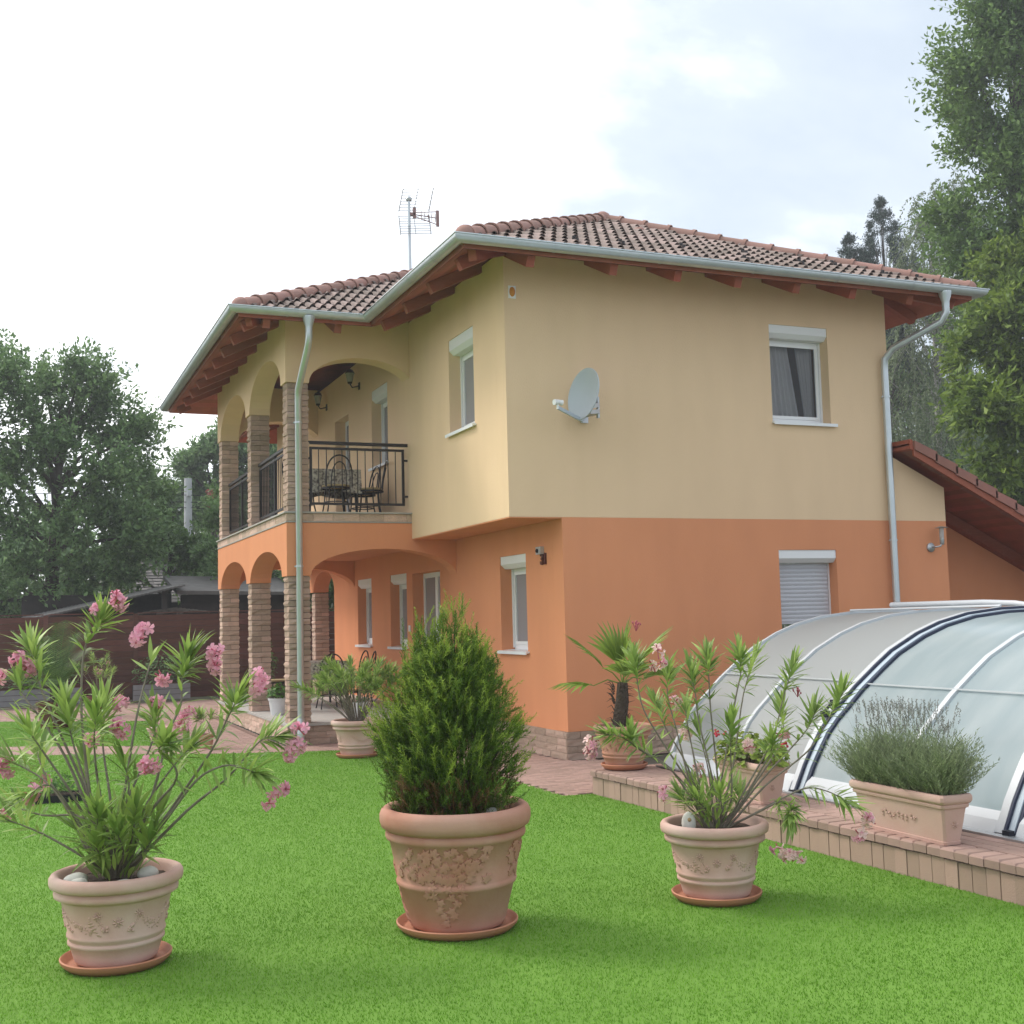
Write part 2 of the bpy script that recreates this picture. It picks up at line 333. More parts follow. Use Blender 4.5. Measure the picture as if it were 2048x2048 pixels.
# pavers of the paved paths: nearest ones as pieces, the rest as one part
def bevbox(w, d, h, b=.006):
    m_ = MB(); x, y = w / 2, d / 2
    vs = [(-x, -y, 0), (x, -y, 0), (x, y, 0), (-x, y, 0), (-x, -y, h - b), (x, -y, h - b), (x, y, h - b), (-x, y, h - b), (-x + b, -y + b, h), (x - b, -y + b, h), (x - b, y - b, h), (-x + b, y - b, h)]
    m_.add(vs, [(0, 1, 5, 4), (1, 2, 6, 5), (2, 3, 7, 6), (3, 0, 4, 7), (4, 5, 9, 8), (5, 6, 10, 9), (6, 7, 11, 10), (7, 4, 8, 11), (8, 9, 10, 11)]); return m_
pave_me = bevbox(.197, .097, .016).mesh('paver', M['paver'])
pv_list = []
for j in range(int((15.3 + 2.6) / .1)):
    y = -2.55 + j * .1
    for i in range(int(8.6 / .2) + 1):
        x = -8.2 + i * .2 + (.1 if j % 2 else 0)
        if x > .0 and y > -.1: continue
        if -2.62 < x and y > 3.68 and y < 9.95: continue
        if x > -.05 and y > 0: continue
        if x > 1.2 or (x > -1.0 and y < -2.5): continue
        pv_list.append((x, y))
px_, py_ = np.array(pv_list).T
u, v, d = project(px_, py_, 0.)
ok = ~(inpoly(px_, py_, LAWN) | inpoly(px_, py_, LAWN2)) & (u > -60) & (u < 2100)
ix = np.where(ok)[0]; ix = ix[np.argsort(d[ix])]
for k_, i in enumerate(ix[:290]):
    o = obj('paver', pave_me, parent=paving); o.location = (px_[i], py_[i], -.012 + random.uniform(-.001, .002)); o.rotation_euler = (0, 0, random.uniform(-.01, .01))
b = MB()
for i in ix[290:]:
    x, y = px_[i], py_[i]; b.box((x - .097, y - .047, -.012), (x + .097, y + .047, .0035 + random.uniform(-.001, .001)))
stuff(obj('paver_field', b, M['paverj'], paving))
# ------------------------------------------------------------ raised pool deck
DL = 12.0
b = MB(); DT = .235
b.prism([(.0, .012), (DL, .012), (DL, 7.2), (0.012, 7.2)], lambda a, c: DK(a, c, -.02), lambda a, c: DK(a, c, DT - .012))
deck = struct(obj('pool_deck', b, M['joint']))
ang = math.atan2(E1.y, E1.x)
pal_me = bevbox(.105, .06, .172, .004)
pal = [pal_me.mesh('palisade_block', M['palis'])]
cop = bevbox(.112, .2, .058, .012).mesh('coping_stone', M['paver'])
dpv = bevbox(.195, .096, .02, .004).mesh('deck_paver', M['paver'])
k = 0; a = .055
while a < 7.4:
    o = obj('palisade_block', pal[0], parent=deck); o.location = DK(a, .028 + random.uniform(-.003, .004), random.uniform(-.008, .0)); o.rotation_euler = (0, 0, ang + random.uniform(-.015, .015)); o.scale = (random.uniform(.97, 1.0), 1, 1)
    a += .1085
a = .06
while a < 7.4:
    o = obj('coping_stone', cop, parent=deck); o.location = DK(a, .078 + random.uniform(-.004, .004), DT - .058 + random.uniform(-.002, .002)); o.rotation_euler = (0, 0, ang + random.uniform(-.02, .02)); a += .1165
# end face of the deck and header row
for j in range(6):
    o = obj('palisade_block', pal[0], parent=deck); o.location = DK(.028 , .12 + j * .1085, -.004); o.rotation_euler = (0, 0, ang + PI / 2)
cells = []
for j in range(6):
    a = .1 + (.1 if j % 2 else 0)
    while a < 6.9:
        cells.append((a, .235 + j * .1)); a += .2
for a, c in cells:
    if c > .62 and a > .3: continue
    o = obj('deck_paver', dpv, parent=deck); o.location = DK(a, c, DT - .02 + random.uniform(-.0015, .0015)); o.rotation_euler = (0, 0, ang + random.uniform(-.012, .012))
b = MB(); a = .1
while a < 2.4:
    j = 0
    while j < 22: 
        c = .74 + j * .1
        if a < .25: b.prism([(a - .097, c - .047), (a + .097, c - .047), (a + .097, c + .047), (a - .097, c + .047)], lambda p, q: DK(p, q, DT - .02), lambda p, q: DK(p, q, DT))
        j += 1
    a += .2
stuff(obj('deck_paver_field', b, M['paverj'], deck))
# pool water under the enclosure
b = MB(); b.poly([DK(.8, 1.1, DT + .004), DK(8.5, 1.1, DT + .004), DK(8.5, 4.6, DT + .004), DK(.8, 4.6, DT + .004)]); struct(obj('pool_water', b, M['pool']))
# ------------------------------------------------------------ the house
house = thing('house', 'two-storey house rendered cream above and orange below, with tiled hip roof and arched loggia', 'house')
X1, X2, XR, YB, ZB, ZC = -.69, -2.55, 5.05, 13.4, 2.9, 3.285
YL0, YL1, TH = 3.745, 9.87, .34
def wall(mb, o, u, n, u0, u1, z0, z1, holes, th=.3, mi=0):
    o, u, n = Vector(o), Vector(u), Vector(n)
    us = sorted({u0, u1, *[h[0] for h in holes], *[h[1] for h in holes]}); zs = sorted({z0, z1, *[h[2] for h in holes], *[h[3] for h in holes]})
    P = lambda a, z, t: o + u * a + V(0, 0, z) + n * t
    for i in range(len(us) - 1):
        for j in range(len(zs) - 1):
            a, b_, c, d = us[i], us[i + 1], zs[j], zs[j + 1]
            if any(h[0] <= a and b_ <= h[1] and h[2] <= c and d <= h[3] for h in holes): continue
            mb.poly([P(a, c, 0), P(b_, c, 0), P(b_, d, 0), P(a, d, 0)], mi); mb.poly([P(a, c, th), P(a, d, th), P(b_, d, th), P(b_, c, th)], mi)
    for a, b_, c, d in [(u0, u1, z0, z1)] + list(holes):
        for q in (((a, c), (b_, c)), ((b_, c), (b_, d)), ((b_, d), (a, d)), ((a, d), (a, c))):
            mb.poly([P(*q[0], 0), P(*q[1], 0), P(*q[1], th), P(*q[0], th)], mi)
UX, UY = V(1, 0, 0), V(0, 1, 0)
WF_U = (3.11, 4.05, 4.20, 5.51); WF_L = (3.11, 4.03, 1.27, 2.5)
WL_U = [(1.07, 2.01, 4.19, 5.47), (4.89, 5.80, 4.2, 5.48), (7.25, 8.2, 3.30, 5.36)]
WL_L = [(1.14, 2.03, 1.27, 2.53), (4.51, 5.9, .30, 2.47), (6.22, 7.17, 1.26, 2.5), (8.36, 9.32, 1.27, 2.5)]
b = MB(); wall(b, (0, 0, 0), UX, UY, X1, XR, ZB, 6.14, [WF_U]); obj('upper_front_wall', b, M['cream'], house)
b = MB(); wall(b, (X1, 0, 0), UY, UX, .302, YB - .302, ZB + .001, 6.14, WL_U); obj('upper_side_wall', b, M['cream'], house)
b = MB(); wall(b, (0, YB, 0), UX, -UY, X1, XR, ZB, 6.14, []); obj('upper_back_wall', b, M['cream'], house); b = MB(); wall(b, (XR, 0, 0), UY, -UX, .302, YB - .302, ZB, 6.14, []); obj('upper_far_wall', b, M['cream'], house)
b = MB(); b.prism([(XR + .001, ZB), (5.93, ZB), (5.93, 3.37), (XR + .001, 3.78)], lambda x, z: V(x, 0, z), lambda x, z: V(x, .3, z)); obj('upper_wing_wall', b, M['cream'], house)
b = MB(); wall(b, (0, 0, 0), UX, UY, 0, 5.93, .33, ZB - .001, [WF_L]); obj('lower_front_wall', b, M['orange'], house)
b = MB(); wall(b, (0, 0, 0), UY, UX, .302, 11.14, .29, ZB - .004, WL_L); obj('lower_side_wall', b, M['orange'], house)
b = MB(); wall(b, (0, 11.14, 0), UX, -UY, .302, XR, .29, ZB - .004, []); obj('lower_back_wall', b, M['orange'], house)
b = MB(); b.prism([(5.93, 0), (12, 0), (12, .60), (5.93, 3.47)], lambda x, z: V(x, .92, z), lambda x, z: V(x, 1.2, z)); obj('recessed_wall', b, M['orange'], house); b = MB(); b.box((5.63, .302, .3), (5.928, .915, 3.2)); obj('return_wall', b, M['orange'], house)
b = MB(); b.box((X1 + .002, .002, ZB - .014), (-.002, YL0 - .002, ZB - .002)); obj('overhang_soffit', b, M['orange'], house); b = MB(); b.box((X1 + .002, YL1 + .002, ZB - .014), (XR, YB, ZB - .003)); obj('rear_soffit', b, M['orange'], house)
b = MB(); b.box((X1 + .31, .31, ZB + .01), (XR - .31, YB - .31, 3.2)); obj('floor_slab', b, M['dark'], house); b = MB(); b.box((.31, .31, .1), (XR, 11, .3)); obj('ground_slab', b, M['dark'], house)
# plinth of split stones
rockv = []
def rock(seed):
    r = random.Random(seed); m_ = MB(); nx, nz = 3, 2; j = lambda a: r.uniform(-a, a)
    fr = [[(-.5 + i / nx + (j(.02) if 0 < i < nx else 0), -.5 - (.11 + j(.10) if 0 < i < nx or 0 < k_ < nz else .0), -.5 + k_ / nz) for i in range(nx + 1)] for k_ in range(nz + 1)]
    vs = [p for row in fr for p in row]; fs = []
    for k_ in range(nz):
        for i in range(nx): q = k_ * (nx + 1) + i; fs.append((q, q + 1, q + nx + 2, q + nx + 1))
    n0 = len(vs); vs2 = [(x, .5, z) for (x, y, z) in vs]; ring = [0, 1, 2, 3, 7, 11, 10, 9, 8, 4]
    vs = vs + vs2; fs.append(tuple(n0 + i for i in (0, 8, 11, 3)))
    for a, c in zip(ring, ring[1:] + ring[:1]): fs.append((a, a + n0, c + n0, c))
    m_.add(vs, fs); return m_
STV = [rock(i).mesh('stone', M['stone']) for i in range(5)]
ROCKS = [rock(i) for i in range(5)]
def put_stone(parent, c, sx_, sy_, sz_, rz, mb=None):
    """one split block: width sx, depth sy, height sz, its rough face turned by rz from -Y"""
    k_ = random.randrange(5); mw = Matrix.Translation(c) @ Matrix.Rotation(rz, 4, 'Z') @ Matrix.Diagonal((sx_, sy_, sz_, 1))
    if mb is None: return obj('stone', STV[k_], parent=parent, mw=mw)
    mb.add([mw @ Vector(p) for p in ROCKS[k_].v], ROCKS[k_].f)
def stone_face(parent, p, q, z0, z1, ch, ln, rz, depth=.06, mb=None, lim=None):
    p, q = Vector(p), Vector(q); L = (q - p).length; d = (q - p) / L; nrow = max(1, round((z1 - z0) / ch)); chh = (z1 - z0) / nrow; cnt = 0
    for r_ in range(nrow):
        a = -(ln * .5 if r_ % 2 else 0)
        while a < L - .01:
            w = ln * random.uniform(.85, 1.2); a0, a1 = max(a, 0), min(a + w, L); a += w
            if a1 - a0 < .02: continue
            c = p + d * (a0 + a1) / 2
            put_stone(parent, V(c.x, c.y, z0 + chh * (r_ + .5)), a1 - a0 - .005, depth, chh - .004, rz, mb if (mb is not None and (lim is None or c.x > lim)) else None); cnt += 1
    return cnt
b = MB(); b.prism([(.01, .01), (5.9, .01), (5.9, .3), (.3, .3), (.3, YL0), (.01, YL0)], lambda x, y: V(x, y, -.02), lambda x, y: V(x, y, .285)); plinth = obj('plinth', b, M['mortar'], house)
b = MB()
ns = stone_face(plinth, (-.003, YL0, 0), (-.003, -.03, 0), 0, .328, .082, .29, -PI / 2)
ns += stone_face(plinth, (-.03, -.003, 0), (5.9, -.003, 0), 0, .328, .082, .29, 0, mb=b, lim=.9)
stuff(obj('stone_facing', b, M['stoneb'], plinth))
# terrace of the porch
b = MB(); b.box((X2 - .02, YL0 - .03, .262), (-.003, YL1 + .02, .297)); terr = obj('terrace_slab', b, M['grey'], house)
b = MB(); b.box((X2 + .06, YL0 + .06, -.02), (-.05, YL1, .26)); tb = obj('terrace_base', b, M['mortar'], house)
ns += stone_face(tb, (X2, YL0 + .03, 0), (-.01, YL0 + .03, 0), 0, .258, .086, .30, 0)
b = MB(); stone_face(tb, (X2 + .03, YL1, 0), (X2 + .03, YL0, 0), 0, .258, .086, .30, -PI / 2, mb=b); stuff(obj('stone_facing', b, M['stoneb'], tb))
# columns
def column(x0, y0, z0, z1, w=.30, d=.29, single=True):
    b = MB(); b.box((x0 + .02, y0 + .02, z0), (x0 + w - .02, y0 + d - .02, z1)); c = obj('column', b, M['mortar'], house)
    n_ = round((z1 - z0) / .0865); ch = (z1 - z0) / n_; mb = None if single else MB(); cnt = 0
    for i in range(n_):
        zc = z0 + ch * (i + .5)
        if i % 2:
            for s in (0, 1): put_stone(c, V(x0 + w * (.25 + .5 * s), y0 + d / 2, zc), d * random.uniform(1.0, 1.04), w / 2 - .006, ch - .008, (-PI / 2, PI / 2)[s], mb)
        else:
            for s in (0, 1): put_stone(c, V(x0 + w / 2, y0 + d * (.25 + .5 * s), zc), w * random.uniform(1.0, 1.04), d / 2 - .004, ch - .008, (0, PI)[s], mb)
    if mb: stuff(obj('stone_facing', mb, M['stoneb'], c))
for yy, sg in ((3.775, True), (6.605, True), (9.56, False)):
    column(-2.52, yy, .297, 2.37, single=sg); column(-2.52, yy, ZC + .003, 5.15, single=sg)
column(.04, 13.0, .05, 2.35, single=False)
# arch walls
def arc(x0, x1, z, h, xc=None, a=None, n=18):
    xc = (x0 + x1) / 2 if xc is None else xc; a = (x1 - x0) / 2 if a is None else a
    return [(x, z + h * math.sqrt(max(0, 1 - ((x - xc) / a) ** 2))) for x in [xc - a * math.cos(math.acos(max(-1, min(1, (xc - x0) / a))) + t * (math.acos(max(-1, min(1, (xc - x1) / a))) - math.acos(max(-1, min(1, (xc - x0) / a))))) for t in [i / n for i in range(n + 1)]]]
def archwall(name, outline, ax, pos, th, m):
    b = MB()
    if ax == 'x': b.prism(outline, lambda u_, z: V(u_, pos, z), lambda u_, z: V(u_, pos + th, z))
    else: b.prism(outline, lambda u_, z: V(pos, u_, z), lambda u_, z: V(pos + th, u_, z))
    return obj(name, b, m, house)
ya, yb_ = YL0 + TH, YL1 - TH; zt = 3.128
low_front = [(X2, zt), (X2, 2.37), (X2 + TH, 2.37)] + arc(X2 + TH, -.003, 2.37, .385)[0:] + [(-.003, zt)]
archwall('lower_arch_wall', low_front, 'x', YL0, TH, M['orange']); archwall('lower_arch_wall', low_front, 'x', yb_, TH, M['orange'])
side = [(ya + .002, zt)] + arc(ya + .002, 6.58, 2.37, .43) + arc(6.92, yb_ - .002, 2.37, .43) + [(yb_ - .002, zt)]
archwall('lower_arch_wall', side, 'y', X2, TH, M['orange'])
archwall('lower_arch_wall', [(11.142, 2.88)] + arc(11.142, 12.98, 2.37, .42) + [(13.35, 2.37), (13.35, 2.88)], 'y', .0, TH, M['orange'])
zu = 6.2
up_front = [(X2, zu), (X2, 5.15), (X2 + TH, 5.15)] + arc(X2 + TH, X1 - .002, 5.15, .41, -1.42, .79) + [(X1 - .002, zu)]
archwall('upper_arch_wall', up_front, 'x', YL0, TH, M['cream']); archwall('upper_arch_wall', up_front, 'x', yb_, TH, M['cream'])
side = [(ya + .002, zu)] + arc(ya + .002, 6.58, 5.15, .58) + arc(6.92, yb_ - .002, 5.15, .58) + [(yb_ - .002, zu)]
archwall('upper_arch_wall', side, 'y', X2, TH, M['cream'])
# balcony slab: stone band between two thin grey mouldings
b = MB(); b.box((X2 + .04, YL0 + .04, 3.0), (-.31, YL1 - .04, 3.262)); obj('balcony_slab', b, M['grey'], house); b = MB(); b.box((X2 - .012, YL0 - .012, 3.132), (X1 - .002, YL1, 3.148)); obj('moulding', b, M['grey'], house)
b = MB(); b.box((X2 - .035, YL0 - .035, 3.264), (X1 - .002, YL1 + .03, ZC)); obj('balcony_coping', b, M['grey'], house)
b = MB(); b.box((X2 + TH + .002, YL0 + TH + .002, 2.88), (-.004, YL1 - TH - .002, 2.896)); obj('porch_ceiling', b, M['orange'], house)
b = MB(); stone_face(house, (X2 + .03, YL1, 0), (X2 + .03, YL0, 0), 3.15, 3.262, .112, .34, -PI / 2, mb=b); stone_face(house, (X2, YL0 + .03, 0), (X1 - .003, YL0 + .03, 0), 3.15, 3.262, .112, .34, 0, mb=b)
stuff(obj('stone_band', b, M['stoneb'], house))
# windows
def window(o, u, n, hole, box_h=.2, sash=True, kind='plain', sill=True, curtain=True, over=(.05, .05)):
    o, u, n = Vector(o), Vector(u), Vector(n); a, b_, c, d = hole
    P = lambda s, z, t: o + u * s + V(0, 0, z) + n * t
    def pbox(mb, s0, s1, z0, z1, t0, t1, mi=0): mb.prism([(s0, z0), (s1, z0), (s1, z1), (s0, z1)], lambda s, z: P(s, z, t0), lambda s, z: P(s, z, t1), mi)
    e_ = .002; zt_ = d - (box_h if box_h else 0); m_ = MB()
    for s0, s1, z0, z1 in ((a + e_, a + .045, c, zt_), (b_ - .045, b_ - e_, c, zt_), (a + .045, b_ - .045, c, c + .07), (a + .045, b_ - .045, zt_ - .045, zt_)): pbox(m_, s0, s1, z0, z1, .19, .218)
    for s0, s1, z0, z1 in ((a + .047, a + .08, c + .072, zt_ - .047), (b_ - .08, b_ - .047, c + .072, zt_ - .047), (a + .08, b_ - .08, c + .072, c + .115), (a + .08, b_ - .08, zt_ - .08, zt_ - .047)): pbox(m_, s0, s1, z0, z1, .184, .212)
    mids = []
    if kind == 'double':
        mm = (a + b_) / 2; pbox(m_, mm - .06, mm + .06, c + .117, zt_ - .082, .180, .21)
    w = obj('door' if kind in ('double', 'door') else 'window', m_, M['white'], house)
    g = MB(); g.poly([P(a + .078, c + .112, .203), P(b_ - .078, c + .112, .203), P(b_ - .078, zt_ - .078, .203), P(a + .078, zt_ - .078, .203)]); obj('pane', g, M['glass'], w)
    if box_h:
        m_ = MB(); prof = [(.012, d - e_), (.20, d - e_), (.20, d - box_h + .002), (.07, d - box_h + .002), (.012, d - box_h + .06)]
        m_.prism(prof, lambda t, z: P(a + e_, z, t), lambda t, z: P(b_ - e_, z, t)); obj('shutter_box', m_, M['white'], w)
        m_ = MB()
        for s in (a + e_, b_ - .03): m_ = MB(); pbox(m_, s, s + .028, c + .03, zt_ - .002, .165, .188); obj('shutter_rail', m_, M['white'], w)
    if sill:
        m_ = MB(); m_.prism([(-.055, c - .045), (-.055, c - .005), (.19, c + .012), (.19, c - .012), (-.04, c - .03), (-.04, c - .045)], lambda t, z: P(a - over[0], z, t), lambda t, z: P(b_ + over[1], z, t)); obj('sill', m_, M['whitem'], w)
    if curtain:
        m_ = MB(); k_ = 40
        def cv(s0, s1, top0, top1):
            vs = []
            for i in range(k_ + 1):
                t = i / k_; wv = .018 * math.sin(t * 46) + .01 * math.sin(t * 17 + 1)
                vs.append(P(s0 + (s1 - s0) * t, c + .03, .30 + wv)); vs.append(P(top0 + (top1 - top0) * t, zt_, .30 + wv))
            m_.add(vs, [(2 * i, 2 * i + 2, 2 * i + 3, 2 * i + 1) for i in range(k_)])
        W_ = b_ - a
        if kind == 'front': cv(a + .05, a + W_ * .70, a + .05, a + W_ * .52); cv(a + W_ * .80, b_ - .05, a + W_ * .66, b_ - .05)
        else: cv(a + .05, a + W_ * .55, a + .05, a + W_ * .62); cv(a + W_ * .8, b_ - .04, a + W_ * .74, b_ - .04)
        obj('curtain', m_, M['curtain'], w, smooth=True)
    return w, P, pbox
window((0, 0, 0), UX, UY, WF_U, .17, kind='front', over=(.01, .07))
w, P, pbox = window((0, 0, 0), UX, UY, WF_L, .17, curtain=False)
for i in range(14):
    m_ = MB(); z = 2.305 - i * .0545; m_.prism([(.155, z - .052), (.148, z - .026), (.155, z), (.165, z), (.165, z - .052)], lambda t, q: P(WF_L[0] + .05, q, t), lambda t, q: P(WF_L[1] - .05, q, t)); obj('slat', m_, M['slat'], w)
m_ = MB(); pbox(m_, WF_L[0] + .05, WF_L[1] - .05, 1.53, 1.545, .15, .17); obj('slat_end_bar', m_, M['slat'], w)
window((X1, 0, 0), UY, UX, WL_U[0], .2); window((X1, 0, 0), UY, UX, WL_U[1], .2); window((X1, 0, 0), UY, UX, WL_U[2], .0, kind='door', sill=False)
window((0, 0, 0), UY, UX, WL_L[0], .17); window((0, 0, 0), UY, UX, WL_L[1], .0, kind='double', sill=False); window((0, 0, 0), UY, UX, WL_L[2], .17); window((0, 0, 0), UY, UX, WL_L[3], .17)
m_ = MB(); m_.box((-.02, 6.02, 1.52), (-.001, 6.10, 1.62)); obj('light_switch', m_, M['white'], house)
# ------------------------------------------------------------ roof
OV = .81; ZE = 5.94; TM, TL = .48, .485; XE0, XE1, YE0, YE1 = X1 - OV, XR + OV - .005, -OV, YB + OV
XL0, LY0, LY1 = X2 - OV + .01, YL0 - OV, YL1 + OV; HM = (XE1 - XE0) / 2; HL = (LY1 - LY0) / 2; XM = (XE0 + XE1) / 2; YM = (LY0 + LY1) / 2
ZT, ZTL = ZE + HM * TM, ZE + HL * TL
zF = lambda x, y: ZE + (y - YE0) * TM
zL = lambda x, y: ZE + (x - XE0) * TM
zR = lambda x, y: ZE + (XE1 - x) * TM
zB = lambda x, y: ZE + (YE1 - y) * TM
zLF = lambda x, y: ZE + (y - LY0) * TL
zLL = lambda x, y: ZE + (x - XL0) * TL
zLB = lambda x, y: ZE + (LY1 - y) * TL
xt = XE0 + (ZTL - ZE) / TM    # where the loggia ridge meets the main slope
POL = [([(XE0, YE0), (XE1, YE0), (XM, YE0 + HM)], zF), ([(XE0, YE0), (XM, YE0 + HM), (XM, YE1 - HM), (XE0, YE1), (XE0, LY1), (xt, YM), (XE0, LY0)], zL),
       ([(XE1, YE0), (XE1, YE1), (XM, YE1 - HM), (XM, YE0 + HM)], zR), ([(XE0, YE1), (XM, YE1 - HM), (XE1, YE1)], zB),
       ([(XL0, LY0), (XE0, LY0), (xt, YM), (XL0 + HL, YM)], zLF), ([(XL0, LY0), (XL0 + HL, YM), (XL0, LY1)], zLL), ([(XL0, LY1), (XL0 + HL, YM), (xt, YM), (XE0, LY1)], zLB)]
b = MB()
for pl, f in POL:
    b.poly([(x, y, f(x, y) - .012) for x, y in pl])
roof = obj('roof', b, M['tilej'], house)
b = MB(); sb = MB()
DK_ = .10
for pl, f in POL: b.poly([(x, y, f(x, y) - DK_) for x, y in pl])
def edge(p, q): b.add([(p[0], p[1], ZE - DK_), (q[0], q[1], ZE - DK_), (q[0], q[1], ZE - .012), (p[0], p[1], ZE - .012)], [(0, 1, 2, 3)])
EAVE = [(XE1, YE1), (XE1, YE0), (XE0, YE0), (XE0, LY0), (XL0, LY0), (XL0, LY1), (XE0, LY1), (XE0, YE1)]
for p, q in zip(EAVE, EAVE[1:]): edge(p, q)
obj('roof_deck', b, M['soffit'], house)
# soffit boards parallel to the eaves
def boards(o, u, inn, f, L0, L1, lo, hi, nrow):
    for k_ in range(nrow):
        t0, t1 = .01 + k_ * .115, .01 + k_ * .115 + .108; a0, a1 = L0 + lo * t0, L1 + hi * t0
        pts = [Vector((*(Vector(o) + Vector(u) * a + Vector(inn) * t), 0)) for a, t in ((a0, t0), (a1, t0), (L1 + hi * t1, t1), (L0 + lo * t1, t1))]
        sb.poly([(p.x, p.y, f(p.x, p.y) - DK_ - .008) for p in pts])
boards((0, YE0), (1, 0), (0, 1), zF, XE0, XE1, 1, -1, 9); boards((XE0, 0), (0, 1), (1, 0), zL, YE0, LY0, 1, 1, 9)
boards((0, LY0), (1, 0), (0, 1), zLF, XL0, XE0, 1, 1, 16); boards((XL0, 0), (0, 1), (1, 0), zLL, LY0, LY1, 1, -1, 24); boards((XE1, 0), (0, 1), (-1, 0), zR, YE0, YE1, 1, -1, 9); boards((0, LY1), (1, 0), (0, -1), zLB, XL0, XE0, 1, 1, 16)
stuff(obj('soffit_boards', sb, M['soffit'], house))
def rafter(p, q, f, drop=DK_ + .02 + .07, w=.10, h=.14):
    m_ = MB(); z0, z1 = f(*p) - drop, f(*q) - drop; m_.bar((p[0], p[1], z0), (q[0], q[1], z1), w, h); obj('rafter', m_, M['wood'], house)
for x in (-.63, .45, 1.33, 2.2, 3.08, 3.96, 4.9): rafter((x, YE0 + .12), (x, min(.6, YE0 + x - XE0 - .05, YE0 + XE1 - x - .05)), zF)
for y in (-.3, .75, 1.75, 2.75): rafter((XE0 + .12, y), (min(X1 + .5, XE0 + y - YE0 - .05), y), zL)
rafter((XE0 + .16, YE0 + .16), (.2, .89), zF); rafter((XE1 - .16, YE0 + .16), (4.2, .85), zF); rafter((XL0 + .16, LY0 + .16), (-.9, LY0 + 2.6), zLF)
for i in range(9): rafter((XL0 + .12, 3.35 + i * .86), (min(-.8, XL0 + min(3.35 + i * .86 - LY0, LY1 - 3.35 - i * .86) - .12), 3.35 + i * .86), zLL)
for x in (-2.95, -1.95): rafter((x, LY0 + .12), (x, 4.4 + (x + 2.95) * .9), zLF)
for y in (.2, 1.3): rafter((XE1 - .12, y), (XR - .3, y), zR)
for y in (11.2, 12.2, 13.2): rafter((XE0 + .12, y), (X1 + .5, y), zL)
# tiles: double-roll, each laid by itself on the two slopes in view
TWD, TEX = .30, .345
PX = [0, .026, .03, .042, .058, .075, .092, .108, .12, .124, .150, .176, .18, .192, .208, .225, .242, .258, .27, .274, .30]
def prf(x):
    c = .075 if x < .15 else .225; t = abs(x - c)
    return .042 * max(0, math.cos(t / .047 * PI / 2)) ** .7 if t < .047 else 0.
def tile_geo():
    v = []; n_ = len(PX)
    for y, dz, kk in ((TEX + .03, .0, .85), (-.025, .036, 1.25)): v += [(x - .15, y, prf(x) * kk + dz) for x in PX]
    v += [(x - .15, -.021, prf(x) * 1.25 + .024) for x in PX]
    f = [(i, i + 1, n_ + i + 1, n_ + i) for i in range(n_ - 1)] + [(n_ + i, n_ + i + 1, 2 * n_ + i + 1, 2 * n_ + i) for i in range(n_ - 1)]
    return v, f
TV, TF = tile_geo(); tb_ = MB(); tb_.add(TV, TF); TME = tb_.mesh('roof_tile', M['tile'], 50)
def lay(o, u, inn, tan, L, lo, hi, rise, joined=False, clamp_lo=True, clamp_hi=True):
    """tiles on a slope: eave origin o, along u for L, going in along inn; limits lo/hi move inward with depth"""
    o, u, inn = Vector(o), Vector(u), Vector(inn); cs = 1 / math.hypot(1, tan); yd = (inn + V(0, 0, tan)) * cs; nd = u.cross(yd)
    mb = MB(); rows = int(rise / (TEX * cs)) + 1; cnt = 0
    for r_ in range(rows):
        t = r_ * TEX * cs; off = -.05
        i = 0; 
        while i * TWD + off < L + max(0, hi) * t:
            a = i * TWD + off + .15; i += 1
            if a + .15 < lo * t + .03 or a - .15 > L + hi * t - .03: continue
            org = o + u * a + yd * (r_ * TEX) + nd * .006
            tilt = random.uniform(-.003, .003)
            full = a - .15 >= lo * (t + TEX * cs) - .02 and a + .15 <= L + hi * (t + TEX * cs) + .02
            if full and not joined:
                mw = Matrix((( u.x, yd.x, nd.x, org.x), (u.y, yd.y, nd.y, org.y), (u.z, yd.z, nd.z, org.z + tilt), (0, 0, 0, 1))); obj('roof_tile', TME, parent=roof, mw=mw)
            else:
                vs = []
                for x, y, z in TV:
                    dep = t + y * cs; xx = x + a
                    if clamp_lo: xx = max(xx, lo * dep)
                    if clamp_hi: xx = min(xx, L + hi * dep)
                    vs.append(o + u * xx + yd * (r_ * TEX + y) + nd * (.006 + z))
                if joined: mb.add(vs, TF)
                else:
                    q = MB(); q.add(vs, TF); obj('roof_tile', q, M['tile'], roof, smooth=50)
            cnt += 1
    if joined: stuff(obj('tile_field', mb, M['tilej'], roof, smooth=50))
    return cnt
nt1 = lay((XE0, YE0 - .02, ZE), UX, UY, TM, XE1 - XE0, 1, -1, HM - .1)
nt2 = lay((XL0, LY0 - .02, ZE), UX, UY, TL, XE0 - XL0, 1, 1, HL - .1, clamp_hi=False)
lay((XL0 - .02, LY1, ZE), -UY, UX, TL, LY1 - LY0, 1, -1, HL - .1, joined=True)
lay((XE0 - .02, LY0, ZE), -UY, UX, TM, LY0 - YE0, -1, -1, HM - .1, joined=True)
lay((XE1 + .02, YE0, ZE), UY, -UX, TM, YE1 - YE0, 1, -1, HM - .1, joined=True)
